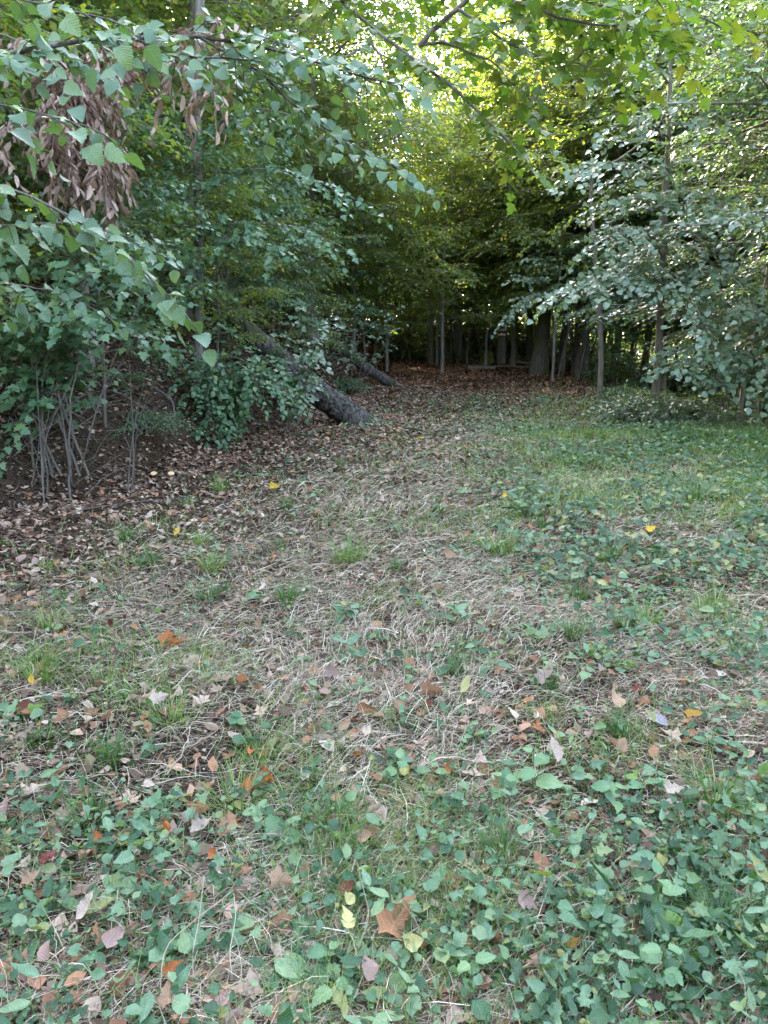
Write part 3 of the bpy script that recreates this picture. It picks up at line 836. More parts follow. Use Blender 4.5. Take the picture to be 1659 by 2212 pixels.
# --- tall maple behind it whose limb arches over the top of the picture
b3 = on_ground(405, 700); y3 = b3[1]
kwt = dict(tw=.8, tsp=.07, lsp=.06, size=.10, droop=.22, start=.1, tilt=.22)
tr = np.vstack([[b3 - [0, 0, .4]], px([(405, 690, y3), (404, 450, y3), (418, 200, y3), (426, 20, y3), (430, -420, y3), (430, -800, y3)])])
hero('tall_maple', 'tall brown-trunked maple whose yellow-green boughs arch over the path', 'tree', b3,
     (tr, [.2, .17, .155, .145, .14, .12, .06]),
     [dict(pts=px([(430, -420, y3), (600, -190, 9), (735, 0, 6.6), (800, 90, 6.3), (905, 100, 6.1), (1000, 200, 5.9), (1110, 300, 5.8)]), r=.04, n=22, kw=dict(kwt, start=.55), bark='bark_dark'),
      dict(pts=px([(800, 90, 6.3), (760, 115, 6.2), (690, 142, 6.1)]), r=.012, bare=True, bark='bark_dark'),
      dict(pts=px([(800, 90, 6.3), (830, 140, 6.2), (850, 190, 6.2)]), r=.012, kw=dict(kwt, tw=.25), bark='bark_dark'),
      dict(pts=px([(905, 100, 6.1), (960, 40, 6.0), (1040, -30, 5.8), (1200, -20, 5.6), (1330, 20, 5.5)]), r=.02, kw=kwt, bark='bark_dark'),
      dict(pts=px([(1040, -30, 5.8), (1200, 40, 5.6), (1350, 60, 5.5), (1530, 80, 5.4)]), r=.014, kw=kwt, bark='bark_dark'),
      dict(pts=px([(990, 20, 5.9), (1120, 110, 5.8), (1230, 130, 5.7), (1330, 170, 5.6)]), r=.012, kw=dict(kwt, tw=.5), bark='bark_dark'),
      dict(pts=px([(1040, -30, 5.8), (1250, -60, 5.5), (1450, -20, 5.3), (1540, 30, 5.3)]), r=.014, kw=kwt, bark='bark_dark'),
      dict(pts=px([(905, 100, 6.1), (980, 90, 6.0), (1060, 130, 5.9), (1130, 210, 5.9)]), r=.012, kw=kwt, bark='bark_dark'),
      dict(pts=px([(735, 0, 6.6), (860, -10, 6.4), (980, -40, 6.2)]), r=.014, kw=kwt, bark='bark_dark')],
     T_MAPLE, 'leaf_maple', 295, 'bark_dark')

# --- broken dead tree with withered leaves
b4 = on_ground(178, 760); y4 = 10.4
b4 = gz(at(178, 600, y4)[0], y4)
kwd = dict(tw=.5, tsp=.05, lsp=.042, size=.135, droop=.8, start=.08, hang=1.5, tilt=.7)
T_WITH = curl(leaf_from_width(6, lambda x: .75 * W_LONG(x), 0.35, 0.2), 3.2, 1.1, .8, 0.012, 4)
hero('dead_tree', 'dead broken tree hung with withered pink-brown leaves at upper left', 'tree', b4,
     (np.vstack([[b4 - [0, 0, .3]], px([(178, 600, y4), (192, 400, y4), (185, 220, y4), (150, 60, y4)])]), [.07, .065, .065, .055, .03]),
     [dict(pts=px([(186, 240, y4), (120, 140, y4 - 2.5), (40, 75, y4 - 2.8), (-60, 60, y4 - 3)]), r=.02, kw=kwd),
      dict(pts=px([(188, 280, y4), (110, 230, y4 - 2.5), (40, 250, y4 - 2.8), (-20, 330, y4 - 2.9)]), r=.02, kw=kwd),
      dict(pts=px([(188, 300, y4), (215, 300, y4 - 2.4), (235, 340, y4 - 2.5), (230, 430, y4 - 2.5)]), r=.016, kw=kwd),
      dict(pts=px([(186, 200, y4), (150, 180, y4 - 2.6), (120, 230, y4 - 2.8), (110, 330, y4 - 2.8)]), r=.016, kw=kwd),
      dict(pts=px([(190, 340, y4), (160, 330, y4 - 2.5), (140, 390, y4 - 2.5)]), r=.014, kw=kwd),
      dict(pts=px([(180, 190, y4), (230, 100, y4 - 2.3), (270, 70, y4 - 2.4)]), r=.014, kw=kwd),
      dict(pts=px([(180, 190, y4), (300, 140, y4 - 2.2), (400, 60, y4 - 2.3), (480, 40, y4 - 2.3)]), r=.02, kw=dict(kwd, start=.55)),
      dict(pts=px([(300, 140, y4 - 2), (400, 130, y4 - 2.3), (450, 150, y4 - 2.4), (470, 210, y4 - 2.5)]), r=.014, kw=dict(kwd, start=.4))],
     T_WITH, 'withered', 290, 'bark_dark')

bs = gz(*spot(60, 900, 8.0)); yb = 8.0
kwl = dict(tw=.6, tsp=.06, lsp=.06, size=.105, droop=.4, start=.25, tilt=.35, face=.55)
hero('bank_shrub', 'broad-leaved bush filling the left edge below the withered leaves', 'shrub', bs, None,
     [dict(pts=np.vstack([[bs + [.1 * k, 0, -.1]], px(q)]), r=.014, kw=kwl) for k, q in enumerate([
         [(50, 800, yb), (20, 640, yb), (60, 520, yb - .3)], [(90, 800, yb), (140, 640, yb - .2), (230, 560, yb - .5), (300, 600, yb - .8)],
         [(60, 760, yb), (110, 670, yb - .5), (190, 690, yb - .9)], [(20, 780, yb), (-30, 660, yb), (-60, 560, yb - .2)], [(110, 760, yb + .2), (190, 600, yb), (270, 500, yb - .2), (350, 540, yb - .5)],
         [(70, 760, yb + .3), (80, 640, yb + .2), (150, 500, yb)], [(100, 790, yb + .3), (180, 700, yb + .4), (260, 690, yb + .3), (320, 720, yb)]])],
     T_MAPLE, 'leaf_cool', 280, 'twig', part='stem')

# --- pale-leaved hornbeams at the right with layered sprays
def layers(specs, kw, r=.02):
    return [dict(pts=px(s), r=r, kw=kw) for s in specs]
h1 = gz(*spot(1425, 700, 15.0)); y5 = 15.0
kwr = dict(tw=.95, tsp=.075, lsp=.07, size=.115, droop=.32, start=.12, tilt=.2, face=.55)
hero('hornbeam_tree', 'hornbeam with layered pale blue-green sprays beside the dark hollow', 'tree', h1,
     (np.vstack([[h1 - [0, 0, .3]], px([(1422, 780, y5), (1430, 600, y5), (1440, 400, y5), (1450, 100, y5), (1450, -200, y5)])]), [.09, .075, .06, .045, .03, .012]),
     layers([[(1430, 640, y5), (1370, 590, 14), (1290, 600, 13.2), (1208, 640, 12.6)], [(1430, 640, y5), (1430, 590, 13.6), (1480, 620, 12.8), (1535, 722, 12.4)],
             [(1430, 600, y5), (1390, 570, 14), (1340, 590, 13.2), (1270, 610, 12.8)], [(1435, 560, y5), (1390, 490, 14), (1330, 500, 13.5), (1270, 540, 13)],
             [(1438, 460, y5), (1380, 430, 14), (1310, 440, 13.5)], [(1440, 380, y5), (1370, 350, 14.2), (1290, 355, 13.6), (1240, 380, 13.4)],
             [(1440, 420, y5), (1500, 410, 14), (1580, 450, 13.2)], [(1445, 300, y5), (1390, 250, 14.2), (1330, 270, 13.8)],
             [(1435, 600, y5), (1520, 570, 13.6), (1590, 600, 12.8), (1640, 690, 12.2)], [(1440, 250, y5), (1500, 220, 14), (1560, 260, 13.4)],
             [(1445, 180, y5), (1400, 120, 14.4), (1330, 160, 14.0)], [(1432, 500, y5), (1490, 500, 14), (1550, 540, 13.0)]], kwr),
     T_BROAD, 'leaf_pale', 290, 'bark_dark')
h2 = gz(*spot(1610, 800, 14.2))
kwb = dict(kwr, tw=.75)
hero('hazel_bush', 'low spreading bush with pale yellow-green sprays right of the hollow', 'bush', h2, 
     (np.vstack([[h2 - [0, 0, .2]], px([(1600, 880, 14.2), (1610, 800, 14.2), (1640, 700, 14.2), (1660, 560, 14.2)])]), [.06, .05, .04, .03, .01]),
     layers([[(1610, 810, 14.2), (1560, 770, 13.4), (1500, 775, 12.8), (1435, 800, 12.4)], [(1615, 790, 14.2), (1620, 760, 13.3), (1650, 790, 12.6), (1690, 860, 12.2)],
             [(1612, 800, 14.2), (1570, 750, 13.6), (1500, 750, 13.2), (1440, 770, 13.0)], [(1640, 700, 14.2), (1620, 650, 13.4), (1590, 660, 13)],
             [(1640, 700, 14.2), (1700, 640, 13.4), (1760, 690, 12.8)], [(1612, 805, 14.2), (1580, 790, 13.4), (1540, 820, 12.9)], [(1625, 760, 14.2), (1660, 720, 13.4), (1700, 760, 12.6)]], kwb, .015),
     T_BROAD, 'leaf_pale', 250, 'bark_dark')
h3 = gz(*spot(1195, 760, 24.5))
hero('hazel_sapling', 'sapling with a drooping pale spray in front of the mossy trunk', 'sapling', h3,
     (np.vstack([[h3 - [0, 0, .2]], px([(1196, 780, 24.5), (1200, 650, 24.5), (1215, 560, 24.5)])]), [.05, .045, .035, .012]),
     layers([[(1198, 660, 24.5), (1170, 630, 23.6), (1130, 650, 23.2), (1088, 692, 23)], [(1200, 640, 24.5), (1160, 600, 24), (1110, 600, 23.6)], [(1202, 640, 24.5), (1230, 600, 24), (1250, 600, 23.8)],
             [(1205, 600, 24.5), (1180, 560, 24), (1150, 560, 23.8)]], dict(kwr, size=.13, tw=.7), .015), T_BROAD, 'leaf_pale', 0, 'bark_dark')
# dark forked dead branch in front of the right-hand leaves
bf = gz(*spot(1300, 760, 17.5))
hero('bare_snag', 'dark dead snag with a long forked branch reaching up right', 'dead tree', bf,
     (np.vstack([[bf - [0, 0, .2]], px([(1300, 780, 17.5), (1290, 600, 17.5), (1275, 430, 17.3), (1280, 365, 17)])]), [.07, .06, .05, .04]),
     [dict(pts=px([(1280, 365, 17), (1330, 345, 16.6), (1385, 315, 16.2), (1445, 240, 15.8)]), r=.035, bare=True), dict(pts=px([(1300, 358, 16.8), (1340, 362, 16.4), (1390, 395, 16.2)]), r=.018, bare=True)],
     T_BROAD, 'leaf_pale', 0, 'bark_dark')

# --- shrubs at the foot of the bank
s1 = on_ground(500, 935); ys = s1[1]
kws = dict(tw=.55, tsp=.055, lsp=.05, size=.10, droop=.4, start=.2, tilt=.35, face=.55)
def stems(base, specs, r=.012, kw=kws, **k):
    return [dict(pts=np.vstack([[base + [R.normal(0, .05), R.normal(0, .05), -.1]], px(s)]), r=r, kw=kw, **k) for s in specs]
hero('green_shrub', 'dense green shrub in front of the big log, leaves drooping to the litter', 'shrub', s1, None,
     stems(s1, [[(470, 820, ys), (420, 750, ys - .3), (390, 800, ys - .7)], [(480, 800, ys), (470, 760, ys - .5), (440, 880, ys - 1), (480, 950, ys - 1.1)], [(520, 830, ys), (560, 760, ys - .2), (600, 800, ys - .5)],
                [(500, 800, ys), (500, 730, ys - .2), (470, 700, ys - .4)], [(510, 840, ys), (540, 790, ys - .6), (560, 850, ys - 1.0)], [(480, 850, ys), (440, 800, ys - .5), (400, 860, ys - .9)],
                [(530, 840, ys), (590, 820, ys - .3), (630, 860, ys - .5)], [(500, 850, ys), (480, 830, ys - .6), (450, 940, ys - 1.1)]]), T_MID, 'leaf_cool', 290, 'twig', part='stem')
ys = on_ground(775, 918)[1] - 1.0; s2 = gz(*spot(625, 900, ys))
hero('pale_shrub', 'loose pale shrub growing against the middle of the big log', 'shrub', s2, None,
     stems(s2, [[(640, 810, ys), (650, 750, ys - .3), (690, 770, ys - .6)],
                [(640, 820, ys), (620, 720, ys - .2), (640, 680, ys - .4)], [(650, 830, ys), (680, 720, ys - .1), (720, 690, ys - .4)], [(640, 840, ys), (660, 800, ys - .4), (650, 850, ys - .7)]]), T_MID, 'leaf_pale', 200, 'twig', part='stem')
s3 = on_ground(760, 850); ys = s3[1]
hero('grey_green_shrub', 'thin-stemmed grey-green shrub between the two fallen logs', 'shrub', s3, None,
     stems(s3, [[(u, 760, ys), (u + d, 690, ys - .2), (u + 2 * d, 650 + abs(d), ys - .5)] for u, d in ((700, -12), (722, 8), (745, -6), (770, 10), (790, -5), (812, 12), (835, 14), (735, 20), (760, -20))], .01, dict(kws, tsp=.14, tw=.5, size=.085, start=.35)), T_MID, 'leaf_pale', 120, 'twig', part='stem')

# --- bare dead stems at the left
d1 = on_ground(120, 1085); yd = d1[1]
def bare(base_uv, specs, r):
    out = []
    for s, rr in zip(specs, r):
        g = on_ground(*s[0]); g[2] -= .06
        out.append(dict(pts=np.vstack([[g], px([(u, v, yd + dy) for u, v, dy in s[1]])]), r=rr, bare=True, n=12))
    return out
g1 = bare(None, [((96, 1092), [(88, 980, 0), (80, 870, 0), (78, 740, .1)]), ((100, 1075), [(96, 960, 0), (102, 925, 0), (130, 870, .1), (185, 770, .3)]),
                 ((152, 1080), [(152, 960, .1), (155, 860, .2), (172, 760, .4), (190, 680, .5), (215, 590, .6)]), ((158, 1050), [(190, 960, .2), (222, 880, .3), (255, 750, .4), (335, 560, .7)]),
                 ((70, 1060), [(85, 950, .2), (90, 880, .3), (60, 800, .3)]), ((140, 1040), [(165, 940, .4), (130, 830, .5), (120, 700, .6)])], [.011, .010, .014, .012, .007, .008])
tw_ = [[(30, 985, -.2), (100, 925, 0), (210, 860, .2), (300, 840, .3)], [(170, 900, .2), (230, 845, .2), (300, 720, .4)], [(100, 925, 0), (60, 880, 0), (40, 850, 0)], [(150, 930, .1), (240, 870, .2), (320, 880, .2)],
       [(50, 1010, .2), (110, 970, .1), (160, 955, .1)], [(158, 1050, 0), (220, 1010, -.1), (285, 960, -.1)], [(120, 880, .2), (180, 900, .1), (195, 920, .1)], [(160, 860, .2), (240, 835, .2), (330, 890, .3)],
       [(96, 930, 0), (110, 860, 0), (130, 830, .1)], [(20, 900, .1), (70, 960, .1), (85, 990, .1)]]
g1 += [dict(pts=px([(u, v, yd + dy) for u, v, dy in s]), r=.005, bare=True, n=8) for s in tw_]
for k in range(60):
    u0, v0 = R.uniform(10, 340), R.uniform(820, 1060); du, dv = R.normal(0, 55), -abs(R.normal(30, 45))
    g1.append(dict(pts=px([(u0, v0, yd + .1), (u0 + du * .5, v0 + dv * .6, yd + .1), (u0 + du, v0 + dv, yd + R.normal(.1, .2))]), r=R.uniform(.002, .005), bare=True, n=6))
hero('dead_shrub', 'clump of bare grey stems and crossing twigs at the left edge', 'dead shrub', d1, None, [dict(q, wob=2.2) for q in g1], T_MID, 'leaf_cool', 0, 'dead_stem', part='stem')
d2 = on_ground(280, 1068); yd = d2[1]
g2 = bare(None, [((275, 1068), [(282, 980, 0), (292, 900, 0), (310, 830, 0), (322, 790, 0)]), ((283, 1066), [(290, 960, 0), (284, 860, .1), (278, 760, .2), (262, 660, .3)]), ((287, 1062), [(292, 950, 0), (305, 880, 0), (330, 860, 0)])], [.010, .009, .006])
hero('dead_sapling', 'pair of thin bare stems standing right of the dead clump', 'dead shrub', d2, None, g2, T_MID, 'leaf_cool', 0, 'dead_stem', part='stem')
d3 = on_ground(375, 930); yd = d3[1]
hero('bent_stem', 'bent dead stem curving over the dark litter left of the shrub', 'dead stem', d3, None,
     [dict(pts=np.vstack([[d3 - [0, 0, .1]], px([(378, 900, yd), (370, 860, yd), (345, 838, yd), (305, 830, yd)])]), r=.022, bare=True)], T_MID, 'leaf_cool', 0, 'dead_stem', part='stem')

# ------------------------------------------------------------------ fallen logs
def log(name, label, pts, r0, r1, mat='bark_log', sides=26, n=60, crack=.05, group=None):
    pts = smooth_line(np.asarray(pts), n)
    base = pts[0].copy()
    root = link(name, None, None, label, 'log', group, loc=base)
    t, a, b = frames(pts)
    ang = np.linspace(0, 2 * np.pi, sides, endpoint=False)
    L = np.concatenate([[0], np.cumsum(np.linalg.norm(np.diff(pts, axis=0), axis=1))])
    rad = np.linspace(r0, r1, n)[:, None] * np.ones((1, sides))
    LL, AA = np.meshgrid(L, ang, indexing='ij')
    p1 = vnoise(LL * 3.2, AA * 2.5, 21); p2 = vnoise(LL * 7, AA * 5, 22)
    plates = np.where((np.abs(p1 - .5) < .05) | (np.abs(vnoise(LL * 5.1, AA * 2.0, 27) - .5) < .035), -1.0, 0.5 * p2)
    rad = rad * (1 + crack * plates + .10 * (vnoise(LL * .8, AA * .9, 23) - .5))
    V = pts[:, None] + rad[..., None] * (np.cos(ang)[None, :, None] * a[:, None] + np.sin(ang)[None, :, None] * b[:, None]) - base
    if mat == 'bark_log': V[0] -= t[0] * (R.random(sides)[:, None] * .22 + .1 * np.sin(ang * 3)[:, None]); V[1] -= t[0] * (R.random(sides)[:, None] * .06)
    mb = MB()
    i = np.arange(n - 1)[:, None] * sides; j = np.arange(sides)[None]; k = (j + 1) % sides
    mb.add(V.reshape(-1, 3), np.stack([i + j, i + k, i + sides + k, i + sides + j], -1).reshape(-1, 4))
    link('bark', mb.mesh('bark', M[mat]), root)
    for q, nm in ((0, 'cut_end'), (n - 1, 'cut_end')):
        mb = MB(); c = pts[q] - base + t[q] * (-.004 if q == 0 else .004)
        mb.add(np.vstack([V[q] * .985 + c * .015, c + t[q] * (-.02 if q == 0 else .02)]), [[(m + 1) % sides, m, sides] if q == 0 else [m, (m + 1) % sides, sides] for m in range(sides)])
        link(nm, mb.mesh(nm, M['bark_dark' if mat == 'bark_log' else 'cut_wood']), root)
    return root
lg = on_ground(775, 918)
yl = lg[1]
pA = [lg + np.array([.45, -.12, -.30]), lg + np.array([.02, 0, .06]), at(690, 852, yl + .3), at(545, 728, yl + .9), at(450, 660, yl + 1.3), at(300, 520, yl + 1.9)]
log('fallen_log', 'big fallen trunk with cracked grey bark lying down the bank', pA, .25, .19, n=220, sides=44, crack=.10)
lg2 = on_ground(848, 838)
log('thin_fallen_log', 'thinner fallen trunk lying behind the big log near the path', [lg2 + np.array([0, 0, .10]), at(790, 795, lg2[1] + .4), at(735, 750, lg2[1] + .9), at(690, 712, lg2[1] + 1.3)], .16, .12)
e0 = at(1012, 782, 33)
for i, (a_, b_, r_, lb) in enumerate([((1070, 790), (1012, 790), .10, 'short pale sawn log lying left of the mossy trunk at the path end'), ((1160, 782), (1075, 786), .055, 'long pale felled pole lying behind the short sawn log'), ((1150, 776), (1100, 770), .07, 'pale felled log resting askew at the foot of the far trunks')]):
    p, q = on_ground(a_[0], a_[1]), on_ground(b_[0], b_[1])
    yy = 31.5 + i * .7
    p = at(a_[0], a_[1], yy); q = at(b_[0], b_[1], yy + .3)
    p = gz(p[0], p[1]); q = gz(q[0], q[1]); p[2] += r_ * .85; q[2] += r_ * .85 + (.18 if i == 2 else 0)
    log('felled_log', lb, [q, (p + q) / 2, p], r_, r_ * .9, 'cut_wood', 10, 12, .02, 'felled logs at the path end')
ms = at(1052, 775, 34)
mb = MB(); pb_ = gz(ms[0], 34)
tube(mb, np.array([[0, 0, -.1], [0, 0, .2], [.02, 0, .5], [.03, 0, .58]]), [.34, .30, .27, .2], 14, .18, True, 3)
st = link('mossy_stump', None, None, 'low stump covered in yellow-green moss left of the painted trunk', 'stump', loc=pb_)
link('moss_cover', mb.mesh('moss_cover', M['moss']), st)
mb = MB(); tube(mb, np.array([[.03, 0, .5], [.03, 0, .6]]), [.2, .17], 12, .1); link('stump_top', mb.mesh('stump_top', M['cut_wood']), st)

# ------------------------------------------------------------------ brambles in the hollow
def make_bramble(k, mat, size=.075, nst=40, h=.65):
    w, lv = MB(), Leaves()
    for i in range(nst):
        a = R.random() * 6.28; l = (.5 + .9 * R.random()); d = np.array([math.cos(a), math.sin(a), 0])
        b = np.array([R.normal(0, .25), R.normal(0, .25), -.05]); hh = h * (.5 + .7 * R.random())
        pts = smooth_line([b, b + d * l * .3 + UP * hh, b + d * l * .7 + UP * hh * .95, b + d * l * 1.1 + UP * hh * .4], 9)
        tube(w, pts, np.linspace(.006, .002, 9), 4, 0, False)
        spray(lv, w, pts, .005, .24, .07, .05, size, .2, .15, 0, .35)
    m = MB(); P, D, N, S = lv.cat(); mass(m, T_MID, P, D, N, S)
    return w.mesh('stems', M['twig']), m.mesh('foliage', M[mat])
BR = [make_bramble(0, 'leaf_pale', .085), make_bramble(1, 'leaf_cool')]
def bramble(x, y, k, sc, label, group, name='bramble'):
    o = link(name, None, None, label, 'bramble', group, loc=gz(x, y)); o.rotation_euler = (0, 0, R.random() * 6.28); o.scale = (sc, sc, sc * (.8 + .4 * R.random()))
    link('stems', BR[k][0], o, kind='stuff'); link('foliage', BR[k][1], o, kind='stuff')
for x, y, k, sc in [(5.6, 15.4, 0, .8), (6.6, 15.0, 0, .9), (7.5, 14.6, 0, .9), (8.3, 14.8, 0, 1), (5.4, 17.0, 1, .7), (6.3, 16.8, 0, .9), (7.3, 16.4, 0, .9), (6.3, 18.6, 1, .8), (7.2, 18.6, 1, .8), (9.3, 14.6, 0, 1.0), (8.6, 16.4, 0, .9), (6.9, 21.5, 1, .7), (5.0, 14.3, 0, .8), (7.0, 13.9, 0, 1.1), (6.0, 14.2, 0, 1.0), (7.9, 13.8, 0, 1.2)]:
    bramble(x, y, k, sc, 'low pale bramble filling the hollow below the right-hand trees', 'brambles in the hollow')
for i in range(26):
    x, y = -7 + 24 * (i + R.random()) / 26, 38.5 + 8 * R.random()
    bramble(x, y, i % 2, 2.0 + .7 * R.random(), 'x', 'brush closing the far end of the wood', 'brush')
for x, y, k, sc in [(-2.6, 31.5, 0, 1.8), (-3.6, 29, 1, 1.8), (-1.4, 35, 0, 1.8), (10.5, 33, 0, 2), (12.5, 31, 1, 2), (9.4, 35.5, 1, 1.8), (14.5, 27, 0, 2), (-4.6, 26, 1, 1.8)]:
    bramble(x, y, k, sc, 'x', 'brush closing the far end of the wood', 'brush')
for x, y, k, sc in [(-1.5, 17.4, 1, .6), (-2.4, 14.9, 1, .6), (-1.1, 20.5, 1, .7), (-3.3, 10.2, 1, .5), (.0, 36.5, 1, .9), (1.8, 37.5, 1, 1.0), (3.4, 37, 1, .9)]:
    bramble(x, y, k, sc, 'low dark bramble under the trees at the left and far end' , 'brambles under the trees')

# ------------------------------------------------------------------ ground litter, straw, grass and ground cover (nobody could count these)
def scatter(n, y0, y1, power=0.0):
    """power 0: log-uniform in distance; x over a wedge a little wider than the picture"""
    y = np.exp(np.log(y0) + (np.log(y1) - np.log(y0)) * R.random(n) ** (1 - power))
    x = (R.random(n) * 2 - 1) * (0.58 * y + 0.7)
    return x, y

def keep(x, y, p):
    k = R.random(len(x)) < p
    return x[k], y[k]

def zone_green(x, y):
    g = sstep(.48, .68, vnoise(x * .9, y * .9, 31) * .6 + vnoise(x * 2.6, y * 2.6, 32) * .4)
    far = sstep(.6, 2.2, x - .2 * (y - 8)) * sstep(6.5, 8.5, y) * sstep(0, 1, right_x(y) + .6 - x)
    return np.clip(g * .8 + far, 0, 1) * sstep(1.2, 2.8, x - foot_x(y)) * (1 - .75 * sstep(15, 20, y)) * (1 - .75 * zone_path(x, y))

def zone_path(x, y):
    return sstep(5.5, 8.5, y) * (1 - sstep(.05 * y + .3, .05 * y + 1.5, x + .8 * (vnoise(x * .7, y * .7, 61) - .5)))

def zone_litter(x, y):
    e = x - foot_x(y) + 2.2 * (1 - sstep(3.4, 6, y))
    return np.clip(1 - sstep(.8, 3.4, e + 1.2 * (vnoise(x * .8, y * .8, 45) - .5)) + .45 * zone_path(x, y) + sstep(19, 25, y) + .20 - .10 * (1 - sstep(4, 6, y)) * sstep(1.5, 2.5, e) + .8 * sstep(0, 1.5, x - right_x(y)) * (y > 12.5), 0, 1)

def ribbons(mb, x, y, heading, length, width, lift, curve, k=4, tint=None):
    n = len(x); s = np.linspace(0, 1, k)[None]
    hx = heading[:, None] + curve[:, None] * s
    dx = np.cos(hx) * length[:, None] / (k - 1); dy = np.sin(hx) * length[:, None] / (k - 1)
    X = x[:, None] + np.cumsum(dx, 1) - dx[:, :1]; Y = y[:, None] + np.cumsum(dy, 1) - dy[:, :1]
    tilt = R.normal(0, .35, n)[:, None]
    Z = height(X, Y) + lift[:, None] * (4 * s * (1 - s) + .25) + np.maximum(0, tilt) * length[:, None] * .35 * s + .004
    w = width[:, None] * (1 - .75 * s) * .5
    nx, ny = -np.sin(hx), np.cos(hx)
    rz = R.normal(0, .5, n)[:, None]
    Lf = np.stack([X + nx * w, Y + ny * w, Z + rz * w], -1); Rt = np.stack([X - nx * w, Y - ny * w, Z - rz * w], -1)
    V = np.stack([Lf, Rt], 2).reshape(n, 2 * k, 3)
    f = np.array([[2 * i, 2 * i + 1, 2 * i + 3, 2 * i + 2] for i in range(k - 1)])
    A = np.zeros((n, 2 * k, 3)); A[:, :, 2] = (R.random(n) if tint is None else tint)[:, None]
    mb.add(V.reshape(-1, 3), (np.arange(n)[:, None, None] * 2 * k + f[None]).reshape(-1, 4), A.reshape(-1, 3))

def blades(mb, x, y, h, w, lean, k=4, tint=None, head=None, z=None):
    n = len(x); s = np.linspace(0, 1, k)[None]
    a = R.random(n) * 6.28 if head is None else head
    out = (lean * h)[:, None] * (s ** 1.8)
    Z0 = height(x, y) if z is None else z
    X = x[:, None] + np.cos(a)[:, None] * out; Y = y[:, None] + np.sin(a)[:, None] * out
    Z = Z0[:, None] - .01 + h[:, None] * (s - .25 * np.minimum(lean, 1.6)[:, None] * s ** 2.4)
    ww = w[:, None] * (1 - .85 * s ** 1.5) * .5
    nx, ny = -np.sin(a)[:, None], np.cos(a)[:, None]
    Lf = np.stack([X + nx * ww, Y + ny * ww, Z], -1); Rt = np.stack([X - nx * ww, Y - ny * ww, Z], -1)
    V = np.stack([Lf, Rt], 2).reshape(n, 2 * k, 3)
    f = np.array([[2 * i, 2 * i + 1, 2 * i + 3, 2 * i + 2] for i in range(k - 1)])
    A = np.zeros((n, 2 * k, 3)); A[:, :, 2] = (R.random(n) if tint is None else tint)[:, None]
    mb.add(V.reshape(-1, 3), (np.arange(n)[:, None, None] * 2 * k + f[None]).reshape(-1, 4), A.reshape(-1, 3))

def rsize(y, k=.5, y0=3.0):
    return np.maximum(1, y / y0) ** k

# dry straw
mb = MB()
x, y = scatter(170000, 1.1, 20)
e = x - foot_x(y)
p = sstep(1.0, 2.8, e + 2.2 * (1 - sstep(3.4, 6, y)) + .8 * (vnoise(x, y, 44) - .5)) * (1 - .85 * sstep(12, 20, y)) * (.45 + .55 * sstep(.35, .6, vnoise(x * 1.1, y * 1.1, 41))) * (.8 + .2 * sstep(2.2, 3.4, y))
x, y = keep(x, y, p)
n = len(x)
hd = R.normal(0.1, .6, n) + (R.random(n) < .3) * R.normal(0, 1.2, n) + 3.0 * (vnoise(x * .8, y * .8, 42) - .5)
for q_, k_ in ((y < 4.5, 4), (y >= 4.5, 3)):
    m0 = int(q_.sum())
    ribbons(mb, x[q_], y[q_], hd[q_], (.05 + .20 * R.random(m0) ** 1.5) * rsize(y[q_], .35), .0023 * rsize(y[q_], .75) * (.6 + .8 * R.random(m0)), .03 * R.random(m0) ** 1.6, R.normal(0, .7, m0) + (R.random(m0) < .15) * R.normal(0, 2.0, m0), k_)
n = 20000
y = 3.0 + 7.0 * R.random(n) ** 1.15; x = foot_x(y) + .9 + (.62 * y + .9 - foot_x(y)) * R.random(n)
x, y = keep(x, y, sstep(1.4, 3.0, x - foot_x(y)) * (.12 + .88 * sstep(.40, .60, vnoise(x * .8 + 5, y * .8, 43))) * (1 - .5 * sstep(.3, 2, x - .15 * y))); n = len(x)
hd = R.normal(0.15, .5, n) + 3.0 * (vnoise(x * .8, y * .8, 42) - .5)
ribbons(mb, x, y, hd, (.05 + .14 * R.random(n)) * rsize(y, .35), .0024 * rsize(y, .8) * (.6 + .8 * R.random(n)), .02 + .035 * R.random(n), R.normal(0, .6, n), 3)
print('straw', n)
link('dry_grass', mb.mesh('dry_grass', M['straw']), None, 'matted pale dry grass lying over the clearing', 'dry grass', kind='stuff')

# green grass
mb = MB()
x, y = scatter(120000, 1.1, 24)
x, y = keep(x, y, zone_green(x, y) * .9 + .12 * sstep(.5, 1.6, x - foot_x(y)))
n = len(x)
blades(mb, x, y, (.05 + .08 * R.random(n)) * rsize(y, .3), .0034 * rsize(y, .8), .3 + .9 * R.random(n))
n = 34000
x = .8 + 7.6 * R.random(n); y = 6.8 + 7.4 * R.random(n)
x, y = keep(x, y, zone_green(x, y) * (.08 + .92 * sstep(.42, .6, .6 * vnoise(x * 1.4, y * 1.4, 36) + .4 * vnoise(x * 4, y * 4, 37)))); n = len(x)
blades(mb, x, y, .09 + .10 * R.random(n), .007 + .004 * R.random(n), .3 + .9 * R.random(n))
print('grass', n)
link('green_grass', mb.mesh('green_grass', M['grass']), None, 'thin green grass growing in patches through the straw', 'grass', kind='stuff')

